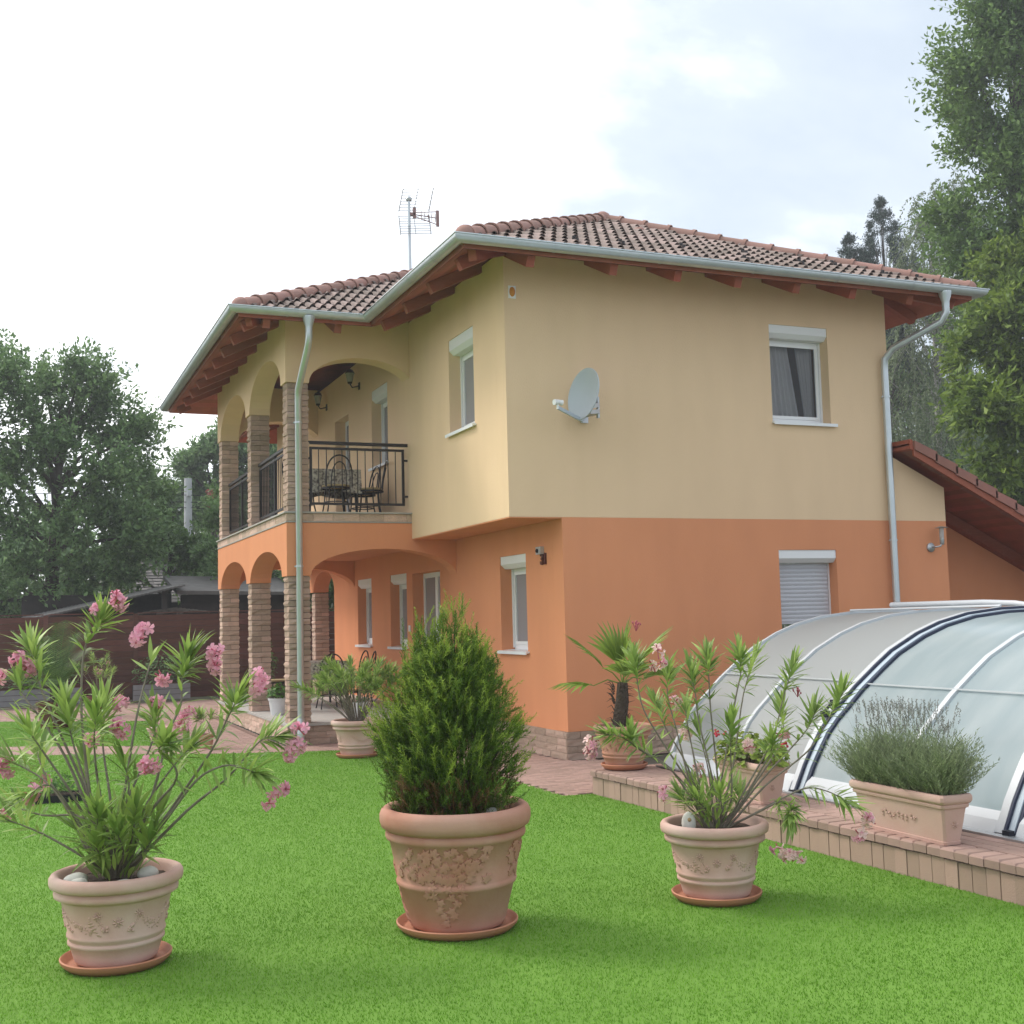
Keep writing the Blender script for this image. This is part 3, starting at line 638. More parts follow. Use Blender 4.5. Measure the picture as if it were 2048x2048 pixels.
# ridge and hip tiles
def ridge_geo():
    m_ = MB(); vs = []; n_ = 10
    for y, r_ in ((.44, .100), (.05, .112), (.05, .126), (0, .128), (.0, .112)):
        for j in range(n_ + 1):
            t = PI * (-.08 + 1.16 * j / n_); vs.append((r_ * math.cos(t), y, r_ * math.sin(t) - .02))
    fs = [(k_ * (n_ + 1) + j, k_ * (n_ + 1) + j + 1, (k_ + 1) * (n_ + 1) + j + 1, (k_ + 1) * (n_ + 1) + j) for k_ in range(4) for j in range(n_)]
    m_.add(vs, fs); return m_
RME = ridge_geo().mesh('ridge_tile', M['ridge'], 40)
def ridge(p, q, cap=True):
    p, q = Vector(p), Vector(q); L = (q - p).length; d = (q - p) / L; s = d.cross(V(0, 0, 1)).normalized(); up = s.cross(d); n_ = int(L / .395)
    for i in range(n_ + 1):
        c = p + d * (i * .395 + .05) + up * .055 + s * random.uniform(-.004, .004)
        dd = (d + s * random.uniform(-.01, .01)).normalized(); ss = dd.cross(up).normalized()
        obj('ridge_tile', RME, parent=roof, mw=Matrix(((ss.x, dd.x, up.x, c.x), (ss.y, dd.y, up.y, c.y), (ss.z, dd.z, up.z, c.z), (0, 0, 0, 1))))
    if cap:
        m_ = MB(); m_.ball(p + d * .06 + up * .045, .122, 12, 8, sc=(1, 1, .95)); obj('hip_end_tile', m_, M['ridge'], roof, smooth=True)
ridge((XE0, YE0, ZE), (XM, YE0 + HM, ZT)); ridge((XE1, YE0, ZE), (XM, YE0 + HM, ZT)); ridge((XL0, LY0, ZE), (XL0 + HL, YM, ZTL)); ridge((XL0, LY1, ZE), (XL0 + HL, YM, ZTL)); ridge((XM, YE0 + HM, ZT), (XM, YE1 - HM, ZT), False); ridge((XL0 + HL, YM, ZTL), (xt - .3, YM, ZTL), False)
m_ = MB(); m_.ball((XM, YE0 + HM, ZT + .035), .145, 14, 8); obj('ridge_end_tile', m_, M['ridge'], roof, smooth=True)
cs = 1 / math.hypot(1, TM)
def onF(x, t, up=0): return V(x, YE0 + t * cs, ZE + t * cs * TM + up)
for x, t in ((1.2, 2.9), (2.3, 3.0), (4.0, 1.9)):
    m_ = MB(); p = onF(x, t, .06); m_.ball(p + V(0, .1, .0), .09, 10, 6, sc=(1.1, 1.6, .8)); obj('vent_tile', m_, M['ridge'], roof, smooth=True)
for x, t in ((.85, .75), (1.95, 1.15), (3.0, 1.3), (3.55, .75), (4.3, 1.05), (4.75, .5), (.1, .5), (5.3, .45), (2.5, .45)):
    m_ = MB(); p = onF(x, t, .03); m_.box(p - V(.018, .09, .0), p + V(.018, .09, .05)); m_.box(p - V(.022, .01, .0), p + V(.022, .012, .10)); obj('snow_guard', m_, M['iron'], roof)
# gutters
def sweep(path, prof, m_, closed=False):
    P_ = [Vector((*p, 0)) for p in path]; k_ = len(P_); rows = []
    for i, p in enumerate(P_):
        d0 = (P_[i] - P_[i - 1]).normalized() if i else None; d1 = (P_[i + 1] - P_[i]).normalized() if i < k_ - 1 else None
        n0 = V(d0.y, -d0.x, 0) if d0 else V(d1.y, -d1.x, 0); n1_ = V(d1.y, -d1.x, 0) if d1 else n0
        mv = (n0 + n1_).normalized(); sc = 1 / max(.3, mv.dot(n0)); rows.append([p + mv * s * sc + V(0, 0, z) for s, z in prof])
    n_ = len(prof); vs = [v for r_ in rows for v in r_]
    m_.add(vs, [(i * n_ + j, i * n_ + j + 1, (i + 1) * n_ + j + 1, (i + 1) * n_ + j) for i in range(k_ - 1) for j in range(n_ - 1)])
GR = .078; GZ = ZE + .012
gprof = [(.0 - .004, .012)] + [(GR - GR * math.cos(t), -GR * math.sin(t)) for t in [PI * i / 12 for i in range(13)]] + [(2 * GR + .012, .004), (2 * GR + .012, .016), (2 * GR - .004, .014)]
b = MB(); gp = [(p[0], p[1]) for p in EAVE[::-1]]
gp = gp[::-1]
sweep(gp, [(-(s) if False else s, z + GZ) for s, z in gprof], b)
# make sure the trough lies outside the eave
if b.v[len(gprof) + 5][1] > YE0: b = MB(); sweep(gp, [(-s, z + GZ) for s, z in gprof], b)
gut = obj('gutter', b, M['zinc'], house, smooth=40)
def gring(p, d):
    m_ = MB(); d = Vector(d).normalized(); out = Vector((d.y, -d.x, 0)); 
    for sgn in (1, -1):
        if True:
            q = Vector(p) + out * GR * sgn
    return m_
def bracket(p, out):
    m_ = MB(); p = Vector((*p, GZ)); out = Vector(out); al = V(-out.y, out.x, 0); vs = []
    for s in (-.012, .012):
        for i in range(13):
            t = PI * i / 12; vs.append(p + al * s + out * (GR - (GR + .004) * math.cos(t)) + V(0, 0, -(GR + .004) * math.sin(t)))
    m_.add(vs, [(i, i + 1, 13 + i + 1, 13 + i) for i in range(12)]); obj('gutter_bracket', m_, M['zinc'], gut, smooth=True)
for x in (-.42, .98, 2.3, 3.55, 4.75): bracket((x, YE0), (0, -1, 0))
for y in (-.1, .8, 1.7): bracket((XE0, y), (-1, 0, 0))
for x in (-2.7, -2.05): bracket((x, LY0), (0, -1, 0))
for y in (3.6, 4.5, 5.4, 6.3, 7.2, 8.1, 9, 9.9): bracket((XL0, y), (-1, 0, 0))
# downpipes
def downpipe(gx_, gy_, pts, z0):
    m_ = MB(); m_.lathe([(.085, .0), (.08, -.05), (.05, -.14), (.048, -.2)], 16, (gx_, gy_, GZ - .055), close=False)
    m_.tube(pts, .048, 14); o = obj('downpipe', m_, M['zinc'], house, smooth=50); x, y = pts[-1][0], pts[-1][1]
    for z in (pts[-2][2] - .35, (pts[-2][2] + z0) / 2, z0 + .75):
        q = MB(); q.lathe([(.049, -.012), (.056, -.012), (.056, .012), (.049, .012)], 16, (x, y, z), close=False); q.box((x - .07, y - .006, z - .01), (x - .05, y + .006, z + .01)); q.box((x - .01, y + .05, z - .008), (x + .01, y + .10, z + .008)); obj('pipe_clamp', q, M['zinc'], o, smooth=40)
    return o
gy1 = LY0 - GR
dp = downpipe(-2.41, gy1, [(-2.41, gy1, 5.74), (-2.41, gy1, 5.60), (-2.41, gy1 + .05, 5.50), (-2.40, YL0 - .16, 5.02), (-2.39, YL0 - .09, 4.9), (-2.39, YL0 - .09, .03)], .1)
q = MB(); q.lathe([(.056, 0), (.056, .36), (.05, .38)], 16, (-2.39, YL0 - .09, .0), close=False); obj('pipe_foot', q, M['zinc'], dp, smooth=50)
gy2 = YE0 - GR
downpipe(5.32, gy2, [(5.32, gy2, 5.74), (5.32, gy2, 5.62), (5.29, gy2 + .06, 5.5), (5.0, -.20, 5.26), (4.93, -.09, 5.12), (4.925, -.085, 4.95), (4.925, -.085, .24)], .3)
# lean-to roof on the right
SL = -.474; lx = lambda x: 3.985 + (x - 5.09) * SL
b = MB(); b.prism([(XR + .04, lx(XR + .04) - .085), (12, lx(12) - .085), (12, lx(12) - .06), (XR + .04, lx(XR + .04) - .06)], lambda x, z: V(x, -.30, z), lambda x, z: V(x, 6, z)); lean = obj('lean_to_roof', b, M['soffit'], house)
b = MB(); b.prism([(XR + .09, lx(XR + .09) - .205), (12, lx(12) - .205), (12, lx(12) - .075), (XR + .09, lx(XR + .09) - .075)], lambda x, z: V(x, -.335, z), lambda x, z: V(x, -.302, z)); obj('barge_board', b, M['wood'], lean)
b = MB(); b.prism([(5.94, lx(5.94) - .27), (12, lx(12) - .27), (12, lx(12) - .1), (5.94, lx(5.94) - .1)], lambda x, z: V(x, .78, z), lambda x, z: V(x, .91, z)); obj('rafter', b, M['wood'], lean)
b = MB()
for i in range(60):
    x0 = 5.1 + i * .115 * .9; b.poly([(x0, -.30, lx(x0) - .09), (x0 + .097, -.30, lx(x0 + .097) - .09), (x0 + .097, .91, lx(x0 + .097) - .09), (x0, .91, lx(x0) - .09)])
stuff(obj('soffit_boards', b, M['soffit'], lean))
for i in range(14):
    a0, a1 = XR + .095 + i * .345, XR + .095 + i * .345 + .375; m_ = MB()
    for x0, x1, dz in ((a0, a1, 0),):
        z0, z1 = lx(x0), lx(x1); m_.add([(x0, -.36, z0 - .12), (x1, -.36, z1 - .10), (x1, -.36, z1 + .035), (x0, -.36, z0 + .0), (x0, -.06, z0 - .12), (x1, -.06, z1 - .1), (x1, -.06, z1 + .035), (x0, -.06, z0)], [(0, 1, 2, 3), (3, 2, 6, 7), (1, 5, 6, 2), (0, 3, 7, 4), (7, 6, 5, 4), (0, 4, 5, 1)])
    obj('verge_tile', m_, M['verge'], lean)
b = MB(); b.poly([(XR + .05, -.06, lx(XR + .05) + .01), (12, -.06, lx(12) + .01), (12, 6, lx(12) + .01), (XR + .05, 6, lx(XR + .05) + .01)]); obj('tile_field', b, M['tilej'], lean)
m_ = MB(); m_.prism([(XR + .04, lx(XR) - .15), (XR + .088, lx(XR) - .17), (XR + .088, lx(XR) - .03), (XR + .04, lx(XR) - .02)], lambda x, z: V(x, -.32, z), lambda x, z: V(x, .5, z)); obj('flashing', m_, M['wood'], lean)
# railings of the loggia
def railing(p, q, z0=3.42, z1=4.23, zh=4.31, mid=False):
    p, q = Vector((*p, 0)), Vector((*q, 0)); d = (q - p).normalized(); L = (q - p).length; at = lambda a, z: p + d * a + V(0, 0, z)
    m_ = MB(); m_.bar(at(-.02, zh), at(L + .02, zh), .05, .045); m_.bar(at(.06, z1), at(L - .06, z1), .03, .035); m_.bar(at(.06, z0), at(L - .06, z0), .03, .035)
    for a in [.06, L - .06] + ([L / 2] if mid else []): m_.bar(at(a, z0 - .0175 if a != L / 2 else ZC), at(a, z1 + .0175 if a != L / 2 else zh), .035, .035)
    for a in (.0, L - .05):
        for z in (z0 + .12, z1 - .15): m_.bar(at(a - .02, z), at(a + .07, z), .02, .03)
    r_ = obj('railing', m_, M['iron'], house); n_ = int((L - .12) / .115); me = None
    for i in range(1, n_):
        a = .06 + (L - .12) * i / n_; m_ = MB(); m_.bar(at(a, z0 + .018), at(a, z1 - .018), .012, .012); obj('baluster', m_, M['iron'], r_)
railing((X2 + .335, YL0 + .17), (X1 - .01, YL0 + .17))
railing((X2 + .17, YL0 + .32), (X2 + .17, 6.6), mid=True); railing((X2 + .17, 6.9), (X2 + .17, 9.55), mid=True)
# ------------------------------------------------------------ things fixed to the house
t = thing('satellite_dish', 'pale grey satellite dish on a bracket on the cream front wall', 'satellite dish', (.33, -.02, 4.1))
nrm = V(-.965, -.20, .17).normalized(); sd = nrm.cross(V(0, 0, 1)).normalized(); upd = sd.cross(nrm)
Cc = V(-.20, -.40, .24); rot = Matrix((sd, upd, nrm)).transposed()
m_ = MB(); prof = [(0, -.07)] + [(r_, -.07 + .07 * (r_ / .32) ** 2) for r_ in (.08, .16, .24, .30, .32)] + [(.335, .004), (.338, -.006), (.325, -.012), (.24, -.045), (.12, -.075), (0.02, -.085)]
q = MB(); q.lathe(prof, 40, close=False); m_.add([Cc + rot @ V(x * .88, y * .95, z) for x, y, z in q.v], q.f); obj('reflector', m_, M['dish'], t, smooth=40)
low = Cc + rot @ V(0, -.31, 0); lnb = Cc + rot @ V(0, -.19, .36)
m_ = MB(); m_.bar(low + V(.05, .05, -.01), lnb + V(0, 0, -.07), .025, .04); obj('arm', m_, M['dish'], t)
m_ = MB(); m_.tube([lnb + nrm * .05 + V(0, 0, -.02), lnb - nrm * .03], [.035, .03], 12); m_.tube([lnb - nrm * .03, lnb - nrm * .065], [.028, .036], 12); m_.tube([lnb + V(0, 0, -.02), lnb + V(0, 0, -.09)], .015, 8); obj('receiver', m_, M['white'], t, smooth=40)
m_ = MB(); m_.tube([(.06, -.26, -.02), (.06, -.26, .24)], .022, 12); m_.tube([(.0, 0, .04), (.06, -.26, .04)], .018, 10); m_.box((-.05, -.01, -.04), (.05, .005, .12)); m_.bar((.06, -.27, .14), Cc - nrm * .08 + V(0, 0, -.14), .04, .05); m_.bar((.06, -.27, .06), Cc - nrm * .08 + V(0, 0, -.2), .04, .05); obj('bracket', m_, M['steel'], t, smooth=40)
# antenna
t = thing('tv_antenna', 'television antenna with two wire grids on a thin mast on the roof ridge', 'antenna', (.35, YM, ZTL + .03))
m_ = MB(); m_.tube([(0, 0, -.1), (0, 0, 1.36)], .027, 10); m_.lathe([(.05, 1.34), (.06, 1.37), (.04, 1.41), (.01, 1.42)], 12); m_.lathe([(.06, .0), (.05, .03), (.03, .04)], 12); obj('mast', m_, M['zinc'], t, smooth=40)
ax_ = V(.93, -.37, 0); nx_ = V(.38, .92, 0)
for sgn in (1, -1):
    m_ = MB(); base = V(.09, 0, 1.12) + V(0, 0, .035 * sgn)
    def gp_(a, h_): return base + ax_ * a + V(0, 0, sgn * h_) + ax_ * (.09 * h_ / .36) * (1 if sgn > 0 else .4) - nx_ * h_ * .28
    for i in range(8): h_ = .05 * i + .02; m_.tube([gp_(-.27, h_), gp_(.27, h_)], .0055, 5)
    for a in (-.27, 0, .27): m_.tube([gp_(a, .0), gp_(a, .39)], .009 if a else .006, 6)
    obj('reflector_grid', m_, M['antg'], t)
m_ = MB(); bp = V(.1, 0, 1.1); tip = bp + ax_ * .42 + V(0, 0, -.12) - nx_ * .12
m_.bar(bp - V(0, 0, .07), bp + V(0, 0, .12), .05, .05); m_.bar(V(0, 0, 1.1), bp, .05, .05)
for dz in (.06, 0, -.06): m_.tube([bp + V(0, 0, dz * .6), tip + V(0, 0, dz * 2.0)], .008, 6)
m_.bar(tip + V(0, 0, .14), tip - V(0, 0, .15), .03, .05)
for i in range(5): c = bp + (tip - bp) * (.3 + .15 * i); m_.tube([c - nx_ * .09, c + nx_ * .09], .005, 5); m_.tube([c - V(0, 0, .08), c + V(0, 0, .08)], .005, 5)
obj('director_boom', m_, M['antr'], t)
# lamps
def steel_lamp(loc, rz, label):
    t = thing('wall_lamp', label, 'lamp', loc, rz)
    m_ = MB(); rt = Matrix.Rotation(PI / 2, 4, 'X'); q = MB(); q.lathe([(.065, 0), (.065, .02), (.03, .04)], 20); m_.add([rt @ Vector(v) for v in q.v], q.f)
    m_.tube([(0, -.03, 0), (.0, -.10, .0), (.055, -.14, .01), (.075, -.14, .04)], .012, 8); m_.lathe([(.022, .03), (.03, .05), (.032, .12), (.02, .125)], 14, (.085, -.14, 0)); obj('bracket', m_, M['steel'], t, smooth=40)
    m_ = MB(); m_.lathe([(.03, .125), (.03, .26)], 16, (.085, -.14, 0), close=False); obj('glass', m_, M['lampg'], t, smooth=True)
    m_ = MB(); m_.lathe([(.085, .26), (.088, .266), (.02, .285)], 20, (.085, -.14, 0)); m_.tube([(.085, -.11, .12), (.085, -.11, .26)], .004, 6); m_.tube([(.085, -.17, .12), (.085, -.17, .26)], .004, 6); obj('cap', m_, M['steel'], t, smooth=40)
steel_lamp((5.63, 0, 2.53), 0, 'stainless steel wall lamp with clear glass on the orange wall by the lean-to')
def lantern(loc, label):
    t = thing('wall_lantern', label, 'lamp', loc)
    m_ = MB(); m_.tube([(0, 0, 0), (-.05, 0, -.02), (-.13, 0, -.04), (-.17, 0, .02)], .012, 8); m_.box((-.015, -.04, -.07), (-.001, .04, .05)); m_.lathe([(.035, .02), (.045, .05)], 10, (-.17, 0, 0)); m_.lathe([(.085, .20), (.06, .25), (.01, .28)], 10, (-.17, 0, 0)); obj('bracket', m_, M['wallw'], t, smooth=40)
    m_ = MB(); m_.lathe([(.045, .05), (.075, .20)], 10, (-.17, 0, 0), close=False); obj('glass', m_, M['lampg'], t)
lantern((X1, 6.5, 5.72), 'dark lantern on the cream loggia wall beside the window shutter box'); lantern((X1, 8.8, 5.75), 'dark lantern deep in the loggia above the balcony door')
t = thing('ceiling_lamp', 'round lamp on the orange porch ceiling', 'lamp', (-1.22, 5.1, 2.984)); m_ = MB(); m_.lathe([(.15, 0), (.15, -.02), (.12, -.03)], 20); obj('rim', m_, M['wallw'], t, smooth=40); m_ = MB(); m_.ball((0, 0, -.02), .12, 14, 8, sc=(1, 1, .6)); obj('glass', m_, M['lampg'], t, smooth=True)
t = thing('motion_sensor', 'small grey sensor box on the orange wall above the house number', 'sensor', (0, .63, 2.53))
m_ = MB(); m_.box((-.05, -.075, -.045), (-.001, .075, .05)); obj('housing', m_, M['zinc'], t); m_ = MB(); m_.ball((-.05, .02, 0), .028, 10, 6); obj('eye', m_, M['black'], t, smooth=True)
t = thing('alarm_siren', 'small orange beacon box high on the cream corner under the eave', 'alarm', (-.585, 0, 5.63))
m_ = MB(); m_.box((-.048, -.012, -.08), (.048, 0, .075)); obj('back_plate', m_, M['white'], t); m_ = MB(); m_.ball((0, -.012, -.0), .045, 12, 8, sc=(.85, .7, 1.35)); obj('beacon', m_, M['orangep'], t, smooth=True)
cu = bpy.data.curves.new('house_number', 'FONT'); cu.body = '31'; cu.size = .19; cu.extrude = .012; cu.align_x = 'CENTER'; cu.offset = .006
to = bpy.data.objects.new('tmp_text', cu); COL.objects.link(to); bpy.context.view_layer.update()
nm = bpy.data.meshes.new_from_object(to.evaluated_get(bpy.context.evaluated_depsgraph_get())); bpy.data.objects.remove(to)
o = obj('house_number', nm); nm.materials.clear(); nm.materials.append(M['rust']); o.rotation_euler = (PI / 2, 0, -PI / 2); o.location = (-.014, .545, 2.36); tag(o, 'rusty metal house number 31 on the orange wall', 'house number')
# ------------------------------------------------------------ pots
def pot_profile(kind):
    if kind == 'A': return [(.195, .02), (.203, .03), (.212, .06), (.226, .105), (.236, .112), (.236, .124), (.229, .131), (.232, .142), (.241, .15), (.241, .162), (.235, .17), (.268, .325), (.272, .333), (.292, .34), (.303, .347), (.305, .365), (.297, .376), (.292, .384), (.312, .39), (.324, .398), (.328, .415), (.327, .436), (.318, .45), (.303, .456), (.288, .452), (.276, .438), (.27, .40), (.26, .36)]
    return [(.255, .02), (.262, .03), (.27, .05), (.318, .235), (.330, .243), (.334, .258), (.330, .27), (.324, .277), (.368, .482), (.384, .49), (.39, .505), (.388, .525), (.378, .534), (.396, .545), (.412, .556), (.42, .585), (.42, .622), (.41, .645), (.39, .66), (.365, .655), (.348, .636), (.34, .58), (.33, .53)]
def rad_at(prof, z, zmax):
    pts = [p for p in prof if p[1] <= zmax]
    for (r0, z0), (r1, z1) in zip(pts, pts[1:]):
        if z0 <= z <= z1 and z1 > z0: return r0 + (r1 - r0) * (z - z0) / (z1 - z0)
    return pts[-1][0]
def rosette(m_, f, c, s, n_=8):
    """petals of a relief flower; f maps (angle metres, height, out) to a point"""
    for i in range(n_):
        a = 2 * PI * i / n_ + .2; L = s; w = s * .2; d = (math.cos(a), math.sin(a)); pr = (-d[1], d[0])
        P_ = lambda t, k_, o_: f(c[0] + d[0] * t + pr[0] * k_, c[1] + d[1] * t + pr[1] * k_, o_)
        m_.add([P_(s * .12, 0, .002), P_(L * .6, w, .001), P_(L, 0, .001), P_(L * .6, -w, .001), P_(L * .6, 0, .007)], [(0, 1, 4), (1, 2, 4), (2, 3, 4), (3, 0, 4)])
    m_.ball(f(c[0], c[1], .003), s * .2, 6, 4)
def garland(m_, f, a0, z0, a1, z1, sag, r0, n_=13):
    rr = random.Random(5)
    for i in range(n_):
        t = i / (n_ - 1); w = math.sin(PI * t); a = a0 + (a1 - a0) * t; z = z0 + (z1 - z0) * t - sag * w
        for k_ in range(4 if w > .45 else 2): q = r0 * rr.uniform(.32, .5); m_.ball(f(a + rr.uniform(-1, 1) * r0 * w, z + rr.uniform(-1, 1) * r0 * 1.3 * w, -.5 * q), q, 7, 5)
def ivy(m_, f, c, s, rot):
    pts = [(0, -.35), (.22, -.55), (.5, -.38), (.36, -.08), (.62, .22), (.24, .2), (0, .75), (-.24, .2), (-.62, .22), (-.36, -.08), (-.5, -.38), (-.22, -.55)]
    ca, sa = math.cos(rot), math.sin(rot); P_ = [f(c[0] + (x * ca - y * sa) * s, c[1] + (x * sa + y * ca) * s, .006) for x, y in pts]; Q = [f(c[0] + (x * ca - y * sa) * s * 1.08, c[1] + (x * sa + y * ca) * s * 1.06, -.004) for x, y in pts]
    ctr = f(c[0], c[1], .010); n_ = len(pts); m_.add(P_ + Q + [ctr], [(i, (i + 1) % n_, 2 * n_) for i in range(n_)] + [(i, i + n_, (i + 1) % n_ + n_, (i + 1) % n_) for i in range(n_)])
def make_pot(kind, loc, label, material, relief, face, sc=1., z_off=.03, group=None, saucer=None, slabel=''):
    prof = pot_profile(kind); t = thing('terracotta_pot', label, 'flower pot', (loc[0], loc[1], loc[2] + (z_off - .02 * sc if saucer else 0)), 0, group); t.scale = (sc, sc, sc)
    m_ = MB(); m_.lathe(prof, 64, close=False); m_.lathe([(.01, .024), (prof[0][0], .02)], 64, close=False); obj('body', m_, material, t, smooth=60)
    m_ = MB(); zs = .40 if kind == 'A' else .575; rs = rad_at(prof[-4:][::-1], zs, 9) - .0; n_ = 28; m_.add([(0, 0, zs + .012)] + [(rs * math.cos(2 * PI * i / n_), rs * math.sin(2 * PI * i / n_), zs + random.uniform(-.006, .006)) for i in range(n_)], [(0, i + 1, (i + 1) % n_ + 1) for i in range(n_)]); obj('soil', m_, M['soil'], t)
    m_ = MB(); zm = .333 if kind == 'A' else .482
    def f(s, z, o_):
        r_ = rad_at(prof, max(z, .04), zm); a = face + s / r_; return V((r_ + o_) * math.cos(a), (r_ + o_) * math.sin(a), z)
    if relief == 'garland':
        for k_ in range(4):
            b0 = k_ * 2 * PI * .252 / 4
            rosette(m_, f, (b0, .245), .030); 
            for sg in (1, -1):
                rosette(m_, f, (b0 + sg * .10, .278), .026, 9)
                garland(m_, f, b0 + sg * .10, .262, b0 + sg * .062, .215, .0, .010, 7)
                for q in range(7): m_.ball(f(b0 + sg * (.062 + random.uniform(-.012, .012)), .212 + random.uniform(-.016, .014), .001), .008, 6, 4)
            garland(m_, f, b0 + .115, .27, b0 + 2 * PI * .252 / 4 - .115, .27, .062, .021, 19)
    elif relief == 'swag':
        for k_ in range(4):
            b0 = k_ * 2 * PI * .252 / 4
            for dz in (0, .018): m_.tube([f(b0 - .13 + .26 * i / 12, .29 - dz - .075 * math.sin(PI * i / 12), .0) for i in range(13)], .004, 5)
    elif relief == 'ivy':
        rr = random.Random(11)
        for k_ in range(3):
            b0 = (k_ * 2 * PI / 3) * .34
            for i in range(60):
                z = .295 + rr.uniform(0, .175); ivy(m_, f, (b0 + rr.uniform(-.40, .16) + (.02), z), rr.uniform(.036, .05), rr.uniform(-2, 2))
            for i, (a, z) in enumerate(((-.1, .275), (-.02, .262), (.05, .262), (-.13, .225), (-.09, .222), (.0, .215), (.06, .222), (-.055, .185), (.03, .18), (-.06, .145), (.0, .14), (-.04, .11), (.015, .112), (-.03, .075))): ivy(m_, f, (b0 + a - .03, z), .042, rr.uniform(-1.5, 1.5) + PI)
    if relief: stuff(obj('relief', m_, material, t, smooth=50))
    if saucer:
        R_ = saucer; m_ = MB(); m_.lathe([(.0, .014), (R_ - .05, .014), (R_ - .03, .02), (R_ - .016, .045), (R_ - .006, .051), (R_, .046), (R_ - .004, .03), (R_ - .035, .0), (0.01, .0)], 56, close=False); o = obj('saucer', m_, M['saucer'], smooth=50, loc=(loc[0], loc[1], loc[2] + .006)); tag(o, slabel, 'saucer')
    return t
def pebble(loc, s, label, rz=0, group=None):
    m_ = MB(); m_.ball((0, 0, 0), 1, 14, 9, sc=s); rr = random.Random(int(loc[0] * 1000))
    m_.v = [(x * (1 + .08 * math.sin(5 * y / s[1] + 1)), y * (1 + .07 * math.sin(4 * x / s[0])), z * (1 + .06 * math.sin(3 * x / s[0]))) for x, y, z in m_.v]
    o = obj('pebble', m_, M['pebble'], smooth=True, loc=loc); o.rotation_euler = (0, 0, rz); return tag(o, label, 'stone', group)
PA, PB, PC = V(-5.616, -6.492, 0), V(-3.834, -6.652, 0), V(-2.231, -6.763, 0)
def facing(p): d = CAMPOS - p; return math.atan2(d.y, d.x)
make_pot('A', PA, 'round terracotta pot with garland relief on the lawn, leftmost, holding the big pink oleander', M['terra'], 'garland', facing(PA) + .03, 1.0, .036, 'terracotta pots', .274, 'terracotta saucer under the leftmost garland pot on the lawn')
make_pot('B', PB, 'largest terracotta pot, with ivy leaf relief, on the lawn under the evergreen shrub', M['terrab'], 'ivy', facing(PB) + .0, 1.0, .036, 'terracotta pots', .337, 'wide terracotta saucer under the big ivy relief pot')
make_pot('A', PC, 'round terracotta pot with garland relief standing on the lawn beside the pool deck', M['terra'], 'garland', facing(PC) + .03, .98, .036, 'terracotta pots', .268, 'terracotta saucer under the garland pot beside the pool deck')
PD, PE = V(-2.084, 1.837, 0), V(-.694, -2.72, .235)
make_pot('A', PD, 'terracotta pot with plain swag relief on the lawn edge by the porch', M['terra'], 'swag', facing(PD) + .25, 1.0, .036, 'terracotta pots', .268, 'terracotta saucer on the lawn edge in front of the porch')
make_pot('A', PE, 'terracotta pot on the far end of the pool deck holding the fan palm', M['terrab'], 'garland', facing(PE) - .6, .88, .036, 'terracotta pots', .225, 'dark terracotta saucer on the end of the pool deck under the palm pot')
g = lambda p, l, d, z: tuple(p + V(.922, -.385, 0) * l + V(.387, .922, 0) * d + V(0, 0, z))
pebble(g(PA, -.165, -.13, .445), (.062, .045, .038), 'grey white stone at the left inside the leftmost pot', .3); pebble(g(PA, -.13, -.185, .44), (.045, .03, .028), 'small pale stone lying before the larger one in the leftmost pot', .1)
pebble(g(PA, .165, -.02, .45), (.05, .042, .036), 'round white stone at the right inside the leftmost pot'); pebble(g(PA, .085, -.16, .432), (.05, .03, .02), 'flat pale stone at the right front of the leftmost pot')
pebble(g(PB, .20, -.10, .625), (.055, .035, .04), 'smooth white stone in the ivy relief pot', -.2)
pebble(g(PB, -.02, -.27, .605), (.03, .02, .02), 'tiny white stone half buried in the ivy relief pot')
t = thing('holed_stone', 'upright whitish rock with a hole in the garland pot beside the pool deck', 'stone', g(PC, -.165, -.1, .42)); m_ = MB(); m_.ball((0, 0, .045), .045, 14, 10, sc=(1, .75, 1.5)); obj('rock', m_, M['pebble'], t, smooth=True); m_ = MB(); m_.ball((-.013, -.031, .07), .012, 8, 6); obj('hole', m_, M['hole'], t, smooth=True)
# ------------------------------------------------------------ leaves, flowers, oleanders
def leaf_geo(wd=.13, droop=.12, fold=.25, n_=5):
    vs = []; 
    for i in range(n_ + 1):
        t = i / n_; w = wd / 2 * (math.sin(PI * min(1, t * 1.02) ** .8) ** .85 if 0 < i < n_ else .05); z = -droop * t * t
        vs += [(-w, t, z + w * fold), (0, t, z), (w, t, z + w * fold)]
    fs = []
    for i in range(n_): 
        for j in (0, 1): fs.append((3 * i + j, 3 * i + j + 1, 3 * i + 4 + j, 3 * i + 3 + j))
    return vs, fs
LG = [leaf_geo(.145, .08), leaf_geo(.13, .25), leaf_geo(.16, .0), leaf_geo(.14, .4)]
LME = []
for vs, fs in LG: q = MB(); q.add(vs, fs); LME.append(q.mesh('leaf', M['ole'], smooth=True))
def frame(d, roll):
    d = d.normalized(); s = d.cross(V(0, 0, 1)); s = s.normalized() if s.length > 1e-3 else V(1, 0, 0); n_ = s.cross(d); c, si = math.cos(roll), math.sin(roll)
    s2 = s * c + n_ * si; return s2, d, n_ * c - s * si
def mat4(p, d, roll, sc):
    s, d, n_ = frame(d, roll); return Matrix(((s.x * sc, d.x * sc, n_.x * sc, p.x), (s.y * sc, d.y * sc, n_.y * sc, p.y), (s.z * sc, d.z * sc, n_.z * sc, p.z), (0, 0, 0, 1)))
